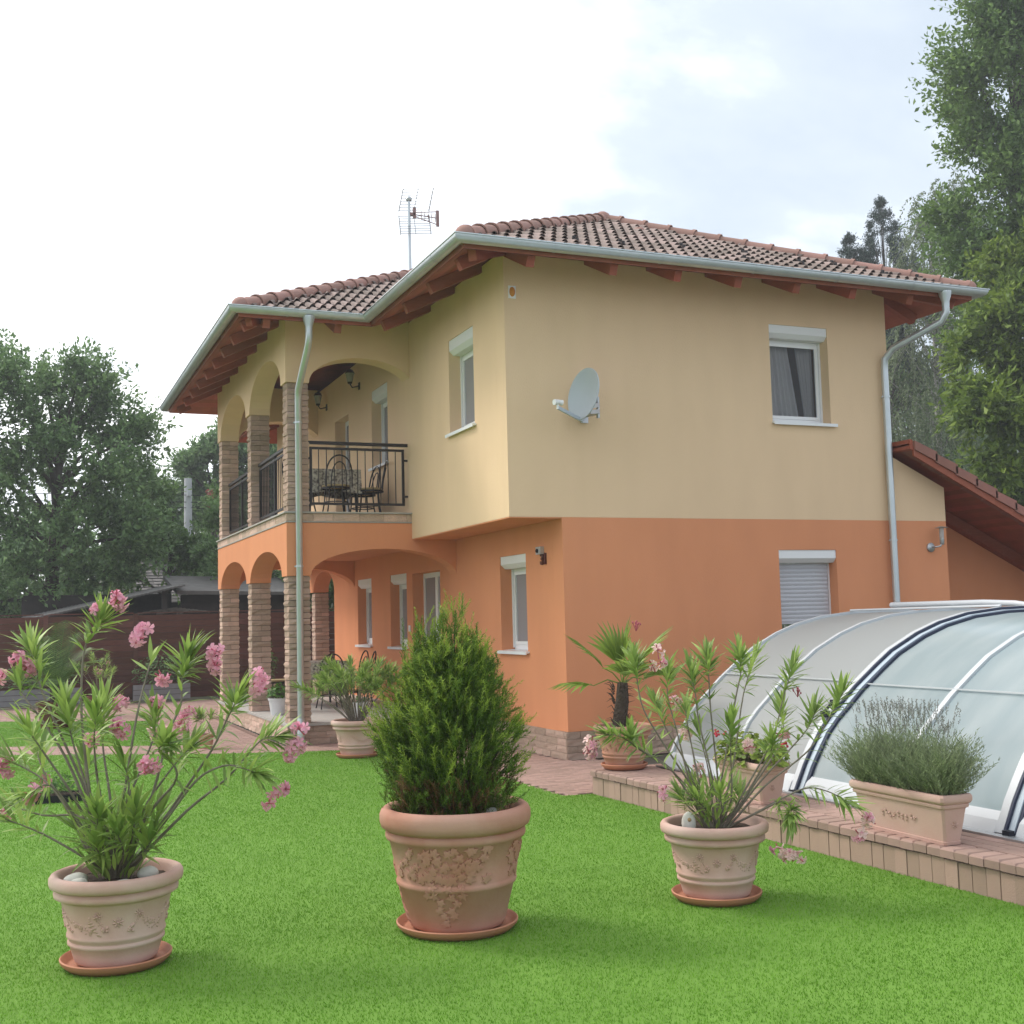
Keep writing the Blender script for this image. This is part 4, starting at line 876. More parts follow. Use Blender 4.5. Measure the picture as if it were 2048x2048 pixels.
def floret_geo(m_, c, d, s, mi=0):
    sx_, d_, nn = frame(d, random.uniform(0, 6)); 
    for i in range(5):
        a = 2 * PI * i / 5; e1 = sx_ * math.cos(a) + nn * math.sin(a); e2 = nn * math.cos(a) - sx_ * math.sin(a); w = s * .42
        pts = [c, c + e1 * s * .55 + e2 * w * .9 + d_ * s * .25, c + e1 * s * 1.0 + e2 * w * .7 + d_ * s * .22, c + e1 * s * 1.08 + d_ * s * .12, c + e1 * s * 1.0 - e2 * w * .6 + d_ * s * .30, c + e1 * s * .55 - e2 * w * .7 + d_ * s * .4]
        m_.add(pts, [(0, 1, 2, 3), (0, 3, 4, 5)], mi)
    m_.tube([c - d_ * s * .9, c], [s * .1, s * .22], 5, mi)
def flower_mesh(m1, seed):
    random.seed(seed); q = MB(); floret_geo(q, V(0, 0, 0), V(0, 1, 0), 1.); return q.mesh('flower', m1)
FPK = [flower_mesh(M['pink'], i) for i in range(3)]; FPL = [flower_mesh(M['pale'], i) for i in range(3)]
def oleander(pot_pos, name_label, BR, FL, leaf_len, fl_meshes, zsoil, maxobj, stem_r=.011, fl_s=.024, buds=(), nbase=0):
    t = thing('oleander', name_label, 'oleander', tuple(pot_pos)); leaves = []; sm = MB()
    rnd = random.Random(3)
    for pts, n_ in BR:
        P_ = [Vector(p) for p in pts]; k_ = len(P_)
        # smooth the polyline
        Q = []
        for i in range(k_ - 1):
            p0, p1, p2, p3 = P_[max(i - 1, 0)], P_[i], P_[i + 1], P_[min(i + 2, k_ - 1)]
            for s in (0, .25, .5, .75): Q.append(.5 * ((2 * p1) + (p2 - p0) * s + (2 * p0 - 5 * p1 + 4 * p2 - p3) * s * s + (3 * p1 - p0 - 3 * p2 + p3) * s ** 3))
        Q.append(P_[-1]); Q[0] = V(Q[0].x * .55, Q[0].y * .55, zsoil - .02); n2 = len(Q)
        sm.tube(Q, [stem_r * (1.0 - .68 * i / (n2 - 1)) for i in range(n2)], 7)
        tip, ax = Q[-1], (Q[-1] - Q[-3]).normalized(); back = (Q[-1] - Q[-5]).length
        ax = (ax + V(0, 0, .4)).normalized()
        s_, _, nn = frame(ax, 0)
        n_ = int(n_ * 2.2)
        for i in range(n_):
            u = i / max(1, n_ - 1); a = i * 2.4 + rnd.uniform(-.4, .4); el = R(6 + 62 * u ** .9 + rnd.uniform(-10, 10)); pos = Q[-1].lerp(Q[-5], u) if n2 > 5 else tip
            d = ax * math.cos(el) + (s_ * math.cos(a) + nn * math.sin(a)) * math.sin(el); d.z -= .12 * u
            leaves.append((pos, d.normalized(), leaf_len * rnd.uniform(.72, 1.12) * (.72 + .4 * math.sin(PI * min(1, u + .15))), rnd.uniform(-.5, .5)))
        if len(pts) > 4 and n_ > 14:      # a few leaves lower down the shoot
            for i in range(30):
                pos = Q[int(n2 * rnd.uniform(.42, .92))]; a = rnd.uniform(0, 6.3); d = (s_ * math.cos(a) + nn * math.sin(a)) + ax * .7; leaves.append((pos, d.normalized(), leaf_len * rnd.uniform(.6, .9), 0))
    st = obj('stems', sm, M['stem'], t, smooth=60)
    for i in range(nbase):     # leafy young shoots at the foot
        a = rnd.uniform(0, 6.3); r_ = rnd.uniform(.02, .13); z = zsoil + rnd.random() ** 1.5 * .34; p = V(r_ * math.cos(a) * (1 + z - zsoil), r_ * math.sin(a) * (1 + z - zsoil), z); d = V(math.cos(a) * rnd.uniform(.2, .9), math.sin(a) * rnd.uniform(.2, .9), 1).normalized(); leaves.append((p, d, leaf_len * rnd.uniform(.6, 1.0), rnd.uniform(-.6, .6)))
    leaves.sort(key=lambda l: l[0].dot(FW) + rnd.uniform(-.25, .25)); jb = MB()
    for i, (p, d, L, roll) in enumerate(leaves):
        k_ = rnd.randrange(4)
        if i < maxobj: obj('leaf', LME[k_], parent=t, mw=mat4(p, d, roll, L))
        else: mm = mat4(p, d, roll, L); jb.add([mm @ Vector(v) for v in LG[k_][0]], LG[k_][1])
    if jb.f: stuff(obj('foliage', jb, M['olej'], t, smooth=True))
    bm_ = MB()
    for c, n_ in FL:
        c = Vector(c)
        for i in range(n_ + 1):
            o_ = V(rnd.gauss(0, 1), rnd.gauss(0, 1), rnd.gauss(0, 1)).normalized(); p = c + o_ * rnd.uniform(.012, .04); d = (o_ - FW * .5).normalized()
            obj('flower', rnd.choice(fl_meshes), parent=t, mw=mat4(p, d, rnd.uniform(0, 6), fl_s * rnd.uniform(.8, 1.15)))
        for i in range(3): o_ = V(rnd.gauss(0, 1), rnd.gauss(0, 1), rnd.gauss(0, 1)).normalized(); bm_.tube([c - V(0, 0, .0), c + o_ * .05], [.002, .0045], 5)
    for c in buds:
        c = Vector(c)
        for i in range(9): o_ = V(rnd.gauss(0, 1), rnd.gauss(0, 1), rnd.gauss(.6, 1)).normalized(); p = c + o_ * .03; bm_.tube([c - V(0, 0, .03), p], .0018, 4); bm_.ball(p, .005, 5, 4, sc=(1, 1, 1.7))
    stuff(obj('buds', bm_, M['bud'], t, smooth=60)); return t
OLA=[([(-0.06,0.03,0.47),(-0.12,0.06,0.79),(-0.17,0.09,1.25),(-0.16,0.1,1.58),(-0.11,0.09,1.67),(-0.06,0.08,1.76)],16),
([(0.07,-0.03,0.48),(0.3,-0.15,0.84),(0.44,-0.23,1.06),(0.52,-0.29,1.24),(0.56,-0.34,1.33)],16),
([(0.07,-0.03,0.48),(0.33,-0.12,0.75),(0.53,-0.17,0.91),(0.69,-0.21,1.09),(0.78,-0.22,1.11)],12),
([(0.07,-0.03,0.48),(0.23,-0.13,0.72),(0.37,-0.23,0.92),(0.49,-0.32,0.99),(0.57,-0.4,0.98),(0.62,-0.48,0.96)],11),
([(-0.01,0.0,0.47),(0.03,0.04,0.78),(0.1,0.08,1.22),(0.16,0.13,1.45),(0.19,0.19,1.53)],3),
([(0.05,-0.02,0.47),(0.17,-0.05,0.84),(0.25,-0.06,1.15),(0.31,-0.06,1.29),(0.32,-0.03,1.42),(0.36,-0.02,1.54)],30),
([(0.03,-0.01,0.47),(0.15,-0.09,0.75),(0.26,-0.18,0.9),(0.26,-0.23,0.99),(0.18,-0.24,1.08),(0.21,-0.31,1.12)],18),
([(-0.05,0.02,0.45),(-0.14,0.01,0.53),(-0.35,0.05,0.67),(-0.53,0.06,0.76)],12),
([(-0.03,0.01,0.46),(-0.15,0.09,0.72),(-0.35,0.22,0.74),(-0.53,0.33,0.8)],10),
([(-0.05,0.02,0.46),(-0.22,0.15,0.75),(-0.34,0.28,0.91),(-0.53,0.44,1.02)],10),
([(-0.03,0.01,0.47),(-0.2,0.03,0.83),(-0.36,0.02,1.09),(-0.44,-0.03,1.22)],14),
([(-0.03,0.01,0.47),(-0.21,0.13,0.96),(-0.34,0.24,1.2),(-0.46,0.34,1.37),(-0.47,0.41,1.44)],8),
([(-0.03,0.01,0.48),(-0.14,0.1,0.84),(-0.25,0.21,1.11),(-0.36,0.33,1.38),(-0.38,0.41,1.5),(-0.42,0.5,1.6)],20),
([(-0.01,0.0,0.48),(-0.09,-0.03,0.88),(-0.12,-0.12,1.11),(-0.12,-0.22,1.27)],24),
([(-0.03,0.01,0.48),(-0.14,0.07,0.87),(-0.21,0.12,1.11),(-0.25,0.16,1.31)],24),
([(-0.0,0.0,0.48),(-0.03,0.08,0.83),(-0.06,0.19,1.1),(-0.04,0.29,1.31)],22),
([(0.01,-0.0,0.48),(0.03,0.05,0.74),(0.12,0.09,0.94),(0.2,0.15,1.13),(0.2,0.24,1.24)],16),
([(0.03,-0.01,0.48),(0.12,0.01,0.74),(0.29,0.01,0.98),(0.39,0.05,1.07)],18),
([(-0.01,0.0,0.48),(-0.06,0.11,0.7),(-0.13,0.25,0.87),(-0.14,0.38,1.02)],14),
([(-0.03,0.01,0.47),(-0.19,0.01,0.73),(-0.32,-0.03,0.92),(-0.42,-0.09,0.89)],14),
([(-0.01,0.0,0.47),(0.01,-0.03,0.68),(0.05,-0.09,0.89),(0.02,-0.12,1.02)],10),
([(-0.07,0.03,0.46),(-0.24,0.19,0.78),(-0.34,0.34,0.94),(-0.38,0.48,1.05)],16),
([(0.03,-0.01,0.47),(0.06,-0.12,0.63),(0.07,-0.25,0.8)],16),
([(-0.03,0.01,0.47),(-0.09,-0.08,0.64),(-0.11,-0.22,0.79)],18),
([(0.04,-0.02,0.47),(0.17,-0.02,0.61),(0.21,0.02,0.73)],14),
([(-0.06,0.03,0.46),(-0.15,0.11,0.58),(-0.19,0.19,0.69)],16),
([(0.01,-0.0,0.46),(0.02,-0.13,0.57),(-0.02,-0.26,0.7)],16),
([(-0.01,0.0,0.46),(-0.07,-0.07,0.54),(-0.12,-0.17,0.63)],14),
([(0.03,-0.01,0.46),(0.11,-0.12,0.55),(0.15,-0.22,0.64)],14)]
OLAF=[((-0.01,0.0,1.85),5),((0.01,0.05,1.82),3),((-0.09,0.09,1.79),4),((0.12,0.01,1.69),6),((0.09,-0.04,1.64),5),((-0.48,0.42,1.54),8),((-0.43,0.4,1.5),5),((0.49,-0.1,1.55),6),((0.48,-0.09,1.49),5),((0.66,-0.38,1.43),3),((0.65,-0.38,1.38),3),((0.88,-0.26,1.15),4),((0.87,-0.26,1.06),5),((0.84,-0.24,1.01),4),((0.73,-0.52,0.88),8),((0.68,-0.5,0.81),3),((0.14,-0.28,1.02),7),((0.11,-0.26,1.0),4),((0.03,0.26,1.3),6),((0.02,0.21,1.18),6),((0.04,0.2,1.15),4),((0.22,0.23,1.29),5),((0.37,0.06,1.23),4),((0.33,0.08,1.18),4),((0.25,0.22,1.42),4),((-0.13,-0.06,1.14),5),((-0.54,0.44,0.99),5),((-0.53,0.44,0.95),5),((-0.56,0.56,1.45),4),((-0.54,0.34,0.76),3),((-0.41,-0.04,0.88),4),((-0.36,0.37,0.89),2)]
OLC=[([(-0.07,0.03,0.45),(-0.1,0.02,0.57),(-0.24,0.05,0.76),(-0.46,0.12,0.92),(-0.5,0.1,0.98)],16),
([(-0.05,0.02,0.45),(-0.23,0.07,0.76),(-0.4,0.1,0.88),(-0.55,0.11,0.98),(-0.65,0.11,1.0)],14),
([(-0.04,0.02,0.45),(-0.07,0.04,0.59),(-0.23,0.12,0.88),(-0.35,0.18,1.12),(-0.38,0.2,1.31),(-0.38,0.22,1.42)],30),
([(-0.02,0.01,0.45),(-0.09,0.08,0.62),(-0.14,0.16,0.99),(-0.16,0.22,1.2),(-0.12,0.27,1.35)],12),
([(-0.01,0.0,0.44),(0.03,0.01,0.59),(-0.04,0.06,1.04),(-0.04,0.09,1.21),(-0.05,0.13,1.35)],18),
([(0.0,-0.0,0.44),(0.05,0.01,0.58),(0.04,0.05,1.09),(0.06,0.09,1.31),(0.08,0.13,1.43)],20),
([(0.03,-0.01,0.44),(0.07,-0.09,0.59),(0.04,-0.15,0.88),(0.01,-0.22,1.06)],24),
([(0.02,-0.01,0.44),(0.04,-0.01,0.62),(0.16,-0.04,1.17),(0.2,-0.05,1.33),(0.21,-0.03,1.45)],20),
([(0.03,-0.01,0.44),(0.15,-0.0,0.77),(0.26,0.02,1.2),(0.39,0.05,1.44)],14),
([(0.07,-0.03,0.44),(0.21,-0.05,0.65),(0.39,-0.07,0.92),(0.51,-0.06,1.21),(0.6,-0.04,1.37)],18),
([(0.08,-0.03,0.44),(0.21,-0.13,0.69),(0.27,-0.21,0.85),(0.26,-0.27,0.93)],20),
([(0.08,-0.03,0.44),(0.27,-0.09,0.67),(0.44,-0.14,0.84),(0.58,-0.17,0.98),(0.65,-0.17,1.09)],14),
([(0.1,-0.04,0.44),(0.28,-0.14,0.66),(0.51,-0.26,0.86),(0.62,-0.34,1.06),(0.69,-0.4,1.22)],18),
([(0.1,-0.04,0.43),(0.24,-0.12,0.51),(0.36,-0.2,0.59),(0.48,-0.29,0.65),(0.59,-0.37,0.62),(0.65,-0.44,0.56)],14),
([(0.1,-0.04,0.43),(0.24,-0.15,0.52),(0.31,-0.25,0.58),(0.32,-0.33,0.56),(0.28,-0.39,0.5)],18),
([(-0.03,0.01,0.44),(-0.11,0.09,0.53),(-0.13,0.16,0.59)],18),
([(-0.04,0.02,0.45),(-0.1,0.11,0.77),(-0.17,0.24,1.0),(-0.18,0.35,1.15)],18),
([(-0.04,0.02,0.45),(-0.05,0.11,0.8),(-0.03,0.21,1.0),(0.02,0.32,1.12)],12),
([(0.0,-0.0,0.44),(0.02,0.05,0.62),(0.04,0.12,0.79),(0.03,0.2,0.99)],10),
([(0.02,-0.01,0.44),(-0.07,-0.04,0.53),(-0.17,-0.09,0.61)],14),
([(0.03,-0.01,0.44),(-0.0,-0.09,0.54),(-0.07,-0.19,0.66)],14),
([(0.04,-0.02,0.44),(0.16,0.0,0.52),(0.24,0.06,0.59)],12),
([(-0.01,0.0,0.44),(-0.05,0.07,0.51),(-0.05,0.13,0.65)],12),
([(0.04,-0.02,0.44),(0.12,0.04,0.56),(0.23,0.12,0.63)],10),
([(0.07,-0.03,0.44),(0.34,-0.07,0.76),(0.49,-0.04,0.93),(0.55,0.04,1.11)],14)]
OLCF=[((-0.73,0.15,0.95),5),((-0.74,0.15,0.89),7),((-0.23,0.2,1.47),3),((-0.21,0.2,1.4),3),((-0.26,0.22,1.39),2),((0.02,0.32,0.94),7),((-0.04,0.34,1.14),4),((0.52,-0.0,0.94),4),((-0.32,0.03,0.64),6),((0.2,-0.36,0.34),4),((0.25,-0.38,0.3),9),((0.31,-0.4,0.28),4),((0.75,-0.48,0.47),7),((0.7,-0.46,0.38),4),((-0.02,0.11,0.75),3),((0.32,0.08,0.87),5)]
oleander(PA, 'tall spreading pink flowering oleander in the leftmost pot on the lawn', OLA, OLAF, .172, FPK, .43, 300, .0090, .031, (), 190)
oleander(PC, 'pale pink flowering oleander with thin bare stems in the pot beside the pool deck', OLC, OLCF, .15, FPL + FPK[:1], .42, 300, .0075, .029, [(-.43, .1, 1.63), (.26, .1, 1.43), (.57, -.1, 1.2)], 110)
def random_oleander(loc, label, n_, hgt, spr, leaf, zs, seed, fl=0, lean=(0, 0), nl=20, stem=.008):
    rr = random.Random(seed); BR = []; FL = []
    for i in range(n_):
        a = rr.uniform(0, 2 * PI); r_ = spr * rr.uniform(.25, 1); z = zs + hgt * rr.uniform(.55, 1) * (1 - .25 * (r_ / spr)); x, y = r_ * math.cos(a) + lean[0], r_ * math.sin(a) + lean[1]
        BR.append(([(.06 * math.cos(a), .06 * math.sin(a), zs), (x * .4, y * .4, zs + (z - zs) * .45), (x * .75, y * .75, zs + (z - zs) * .8), (x, y, z)], nl))
        if i < fl: FL.append(((x, y, z + .03), 4))
    return oleander(Vector(loc), label, BR, FL, leaf, FPK, zs, 0, stem, .024)
random_oleander(PD, 'dark narrow-leaved oleander without flowers in the swag pot by the porch', 40, .86, .74, .145, .42, 21, 0, (-.10, .02), 24)
# evergreen shrub
t = thing('evergreen_shrub', 'dense pointed dark green evergreen shrub in the large ivy relief pot', 'shrub', tuple(PB))
SIL = [(.60, -.20, .20), (.70, -.31, .27), (.84, -.38, .33), (.98, -.43, .35), (1.12, -.43, .35), (1.26, -.37, .29), (1.39, -.27, .26), (1.53, -.2, .2), (1.64, -.15, .15), (1.74, -.10, .11), (1.84, .0, .02)]
def sil(z):
    for (z0, l0, r0), (z1, l1, r1) in zip(SIL, SIL[1:]):
        if z <= z1: t_ = max(0, (z - z0) / (z1 - z0)); return l0 + (l1 - l0) * t_, r0 + (r1 - r0) * t_
    return 0., .02
rr = np.random.default_rng(5); vs = []; vd = []; sprs = []
RTH = V(.9228, -.3848, 0).normalized(); FWH = V(.387, .922, 0)
leaders = [(.015, .02, 1.75), (-.16, -.03, 1.68), (-.08, .06, 1.66), (.09, -.05, 1.60), (.19, .05, 1.50), (-.25, .0, 1.44)]
tips = []
def plume(tipx, tipy, z, d, L, n_):
    tip = RTH * tipx + FWH * tipy + V(0, 0, z)
    for q in range(n_):
        u = rr.random() ** .8; p = tip - d * L * u + V(*rr.normal(0, .016 + .045 * u, 3)); dd = (d + V(*rr.normal(0, .26, 3))).normalized(); sprs.append((p, dd, 1 - u, p.z))
for i in range(150):
    z = .70 + .84 * rr.random() ** .95; l, r_ = sil(z); c = (l + r_) / 2; hw = (r_ - l) / 2; a = rr.uniform(0, 2 * PI); k_ = rr.uniform(.60, .93); x = c + hw * k_ * math.cos(a); y = hw * .95 * k_ * math.sin(a)
    d = (RTH * math.cos(a) + FWH * math.sin(a)) * rr.uniform(.35, .8) + V(0, 0, 1) + V(*rr.normal(0, .12, 3)); plume(x, y, z, d.normalized(), rr.uniform(.16, .30), 26)
for lx_, ly_, lz in leaders: plume(lx_, ly_, lz, V(*rr.normal(0, .10, 3)) + V(0, 0, 1), .26, 55)
for i in range(10): plume(rr.uniform(-.2, .2), rr.uniform(-.15, .15), rr.uniform(1.36, 1.56), (V(*rr.normal(0, .2, 3)) + V(0, 0, 1)).normalized(), .26, 34)
for i in range(34):
    z = rr.uniform(.66, 1.3); l, r_ = sil(z); sg = rr.choice((-1, 1)); x = (r_ if sg > 0 else l) * rr.uniform(.9, 1.04); d = (RTH * sg * .75 + V(0, 0, .8) + FWH * rr.normal(0, .3)).normalized(); plume(x, rr.uniform(-.15, .15), z, d, .2, 12)
for i in range(900):
    z = .58 + .9 * rr.random() ** 1.3; l, r_ = sil(z); c = (l + r_) / 2; hw = (r_ - l) / 2 * .75; a = rr.uniform(0, 2 * PI); k_ = math.sqrt(rr.random()); d = (RTH * math.cos(a) + FWH * math.sin(a)) * .5 + V(0, 0, 1) + V(*rr.normal(0, .3, 3)); sprs.append((RTH * (c + hw * k_ * math.cos(a)) + FWH * hw * k_ * math.sin(a) + V(0, 0, z), d.normalized(), .2, z))
for p, d, rad, z in sprs:
    L = rr.uniform(.07, .14) * (1.15 if rad > .85 else .9); s_, _, nn = frame(d, 0); dry = z < .8 and rr.random() < .34; dst = vd if dry else (tips if rad > .74 and z > .8 else vs)
    dst.extend([p - s_ * .0018, p + s_ * .0018, p + d * L])
    nb = 24
    for k_ in range(nb):
        u = (k_ + rr.random()) / nb; q = p + d * L * u; a = k_ * 2.4; e = (d * rr.uniform(.5, .9) + (s_ * math.cos(a) + nn * math.sin(a)) * .75).normalized(); ln = rr.uniform(.024, .042) * (1.1 - .5 * u); w = e.cross(d); w = (w.normalized() if w.length > .01 else s_) * .0028
        dst.extend([q - w, q + w, q + e * ln])
obj('foliage', fast_mesh('foliage', np.array([tuple(v) for v in vs]), 3, M['shrub']), parent=t); obj('young_tips', fast_mesh('young_tips', np.array([tuple(v) for v in tips]), 3, M['shrubt']), parent=t); obj('dry_foliage', fast_mesh('dry_foliage', np.array([tuple(v) for v in vd]), 3, M['shrubd']), parent=t)
b = MB()
for k_ in leaders + [(-.3, .1, 1.1), (.28, -.1, 1.1), (-.36, -.05, 1.0), (.3, .1, .95), (.1, -.25, 1.0), (-.12, .25, 1.1)]:
    e = RTH * k_[0] + FWH * k_[1]; b.tube([V(e.x * .2, e.y * .2, .56), V(e.x * .6, e.y * .6, .56 + (k_[2] - .56) * .5), V(e.x, e.y, k_[2] - .08)], [.014, .009, .003], 6)
obj('branches', b, M['bark'], t, smooth=60)
# ------------------------------------------------------------ fan palm
t = thing('fan_palm', 'small fan palm with shaggy trunk in the pot on the far end of the deck', 'palm', (PE.x, PE.y, PE.z + .36))
m_ = MB(); m_.tube([(-.06, 0, -.02), (-.03, 0, .12), (.0, 0, .28), (.01, 0, .46)], [.062, .07, .066, .05], 12); rr2 = random.Random(4)
for i in range(60):
    a = rr2.uniform(0, 6.3); z = rr2.uniform(.02, .45); p = V(-.03 + .06 * math.cos(a), .06 * math.sin(a), z); m_.tube([p, p + V(math.cos(a) * .03, math.sin(a) * .03, .05), p + V(math.cos(a) * rr2.uniform(.05, .1), math.sin(a) * rr2.uniform(.04, .09), rr2.uniform(.02, .07))], [.006, .004, .001], 4)
obj('trunk', m_, M['palmt'], t, smooth=60)
def fan(parent, base, tipdir, pet, L, n_, spread, droop, seed):
    rr3 = random.Random(seed); m_ = MB(); d = tipdir.normalized(); hub = base + d * pet + V(0, 0, -.04 * droop); m_.tube([base, base + d * pet * .5 + V(0, 0, .02), hub], [.008, .006, .005], 5)
    s_ = d.cross(V(0, 0, 1)); s_ = s_.normalized() if s_.length > .05 else V(.92, -.38, 0); nn = s_.cross(d)
    for i in range(n_):
        a = (i / (n_ - 1) - .5) * spread; e = (d * math.cos(a) + s_ * math.sin(a)); ll = L * (.78 + .22 * math.cos(a)) * rr3.uniform(.9, 1.05); w = .024; sd_ = nn.cross(e).normalized()
        z = lambda u: nn * (.05 * math.sin(u * 3) * .4) + V(0, 0, -droop * .16 * u * u * ll)
        r_ = [(hub, .004), (hub + e * ll * .35 + z(.35), w), (hub + e * ll * .7 + z(.7), w * .8), (hub + e * ll + z(1), .001)]
        vv_ = []
        for p, q in r_: vv_ += [p - sd_ * q + nn * q * .5, p, p + sd_ * q + nn * q * .5]
        m_.add(vv_, [(3 * k_ + j, 3 * k_ + j + 1, 3 * k_ + 4 + j, 3 * k_ + 3 + j) for k_ in range(3) for j in (0, 1)])
    obj('frond', m_, M['palm'], parent, smooth=50)
top = V(.01, 0, .44)
for i, (l, z, f_, pet, L, dr) in enumerate(((-.62, .62, 0, .26, .44, .5), (-.78, .16, -.15, .3, .38, 1.6), (-.18, .95, .2, .22, .38, .3), (.14, 1.0, .0, .22, .40, .2), (.6, .72, .0, .26, .44, .5), (.72, .3, .2, .24, .38, 1.2), (.1, .6, -.7, .18, .30, .8))):
    fan(t, top, RTH * l + V(0, 0, z) + FWH * f_, pet, L * 1.2, 13, 1.9, dr, i)
# ------------------------------------------------------------ troughs
def trough(loc, rz, L, Wd, H, label):
    t = thing('terracotta_trough', label, 'planter', loc, rz)
    m_ = MB(); lv = [(-.03, 0, 1), (-.03, .0, 1), (-.026, .02, 1), (-.03, .022, 1), (0, H * .72, 1), (.012, H * .74, 1), (.016, H * .79, 1), (.012, H * .81, 1), (.022, H * .83, 1), (.03, H * .88, 1), (.03, H * .96, 1), (.022, H, 1), (.0, H, 1), (-.012, H * .97, 1), (-.014, H * .8, 1)]
    vs = []; 
    for off, z, _ in lv:
        hx, hy = Wd / 2 + off, L / 2 + off; c = .014
        vs += [(-hx + c, -hy, z), (hx - c, -hy, z), (hx, -hy + c, z), (hx, hy - c, z), (hx - c, hy, z), (-hx + c, hy, z), (-hx, hy - c, z), (-hx, -hy + c, z)]
    n_ = len(lv); m_.add(vs, [tuple(range(7, -1, -1))] + [(i * 8 + j, i * 8 + (j + 1) % 8, (i + 1) * 8 + (j + 1) % 8, (i + 1) * 8 + j) for i in range(n_ - 1) for j in range(8)]); obj('body', m_, M['trough'], t, smooth=35)
    m_ = MB(); hx, hy = Wd / 2 - .012, L / 2 - .012; m_.poly([(-hx, -hy, H * .86), (hx, -hy, H * .86), (hx, hy, H * .86), (-hx, hy, H * .86)]); obj('soil', m_, M['soil'], t)
    m_ = MB(); rr4 = random.Random(2)
    fx = lambda s, z, o_: V(-(Wd / 2 - .03 + .03 * z / (H * .72)) - o_, s, z)
    for i in range(9):
        s = -.16 + .04 * i; z = H * .42 + .008 * math.sin(i * 2)
        for k_ in range(3): a = rr4.uniform(-1, 1) + PI / 2 * (1 if k_ else -1); d = (math.cos(a) * .022, math.sin(a) * .024); m_.add([fx(s, z, .002), fx(s + d[0] * .5 - d[1] * .25, z + d[1] * .5 + d[0] * .25, .003), fx(s + d[0], z + d[1], .002), fx(s + d[0] * .5 + d[1] * .25, z + d[1] * .5 - d[0] * .25, .003), fx(s + d[0] * .5, z + d[1] * .5, .010)], [(0, 1, 4), (1, 2, 4), (2, 3, 4), (3, 0, 4)])
    fy = lambda s, z, o_: V(s, -(L / 2 - .03 + .03 * z / (H * .72)) - o_, z); rosette(m_, fy, (0, H * .4), .03, 7); stuff(obj('relief', m_, M['trough'], t, smooth=40)); return t
trough((-.745, -6.74, .237), R(-1.5), .86, .19, .31, 'rectangular terracotta trough on the pool deck holding lavender')
trough((-.76, -4.97, .237), R(-1.5), .60, .24, .31, 'rectangular terracotta trough on the pool deck behind the pale oleander holding geraniums')
t = thing('lavender', 'bushy grey green lavender with faded spikes in the trough on the deck', 'lavender', (-.745, -6.74, .237))
rr = np.random.default_rng(9); vs = []; vf = []; vst = []
for i in range(1500):
    y0 = rr.uniform(-.40, .40); x0 = rr.uniform(-.07, .07); out = V(x0 * 5 + rr.normal(0, .36), y0 * 1.0 + rr.normal(0, .32), 0); L = rr.uniform(.18, .42) * (1 + .16 * math.sin(y0 * 17)); d = (out * .95 + V(0, 0, 1)).normalized(); p = V(x0, y0, .26)
    w = V(d.y, -d.x, .01); w = w.normalized() * .0015; e = p + d * L; vst += [p - w, p + w, e]
    for k_ in range(26):
        u = .25 + .75 * (k_ / 26); q = p + d * L * u + V(*rr.normal(0, .004, 3)); a = rr.uniform(0, 6.3); e2 = (d + V(math.cos(a), math.sin(a), .1) * .75).normalized(); ww = e2.cross(V(math.cos(a + 1), math.sin(a + 1), .2)).normalized() * .003; vs += [q - ww, q + ww, q + e2 * rr.uniform(.022, .042)]
for i in range(360):
    y0 = rr.uniform(-.36, .36); x0 = rr.uniform(-.08, .08); out = V(x0 * 3 + rr.normal(0, .2), y0 * .7 + rr.normal(0, .2), 0); d = (out * .75 + V(0, 0, 1)).normalized(); p = V(x0, y0, .5); L = rr.uniform(.16, .36); side = V(*rr.normal(0, 1, 3)).cross(d).normalized(); w = side * .0014; e = p + d * L + V(*rr.normal(0, .01, 3))
    vst += [p - w, p + w, e + w]
    for k_ in range(9):
        q = e + d * (k_ * .006 - .02); a = rr.uniform(0, 6.3); s_ = side * math.cos(a) + d.cross(side) * math.sin(a); vf += [q - d * .005, q + d * .006, q + s_ * .008 + d * .002]
A3 = lambda L_: np.array([tuple(v) for v in L_])
obj('foliage', fast_mesh('foliage', A3(vs), 3, M['lav']), parent=t); obj('stems', fast_mesh('stems', A3(vst), 3, M['lav']), parent=t); obj('flower_spikes', fast_mesh('flower_spikes', A3(vf), 3, M['lavf']), parent=t)
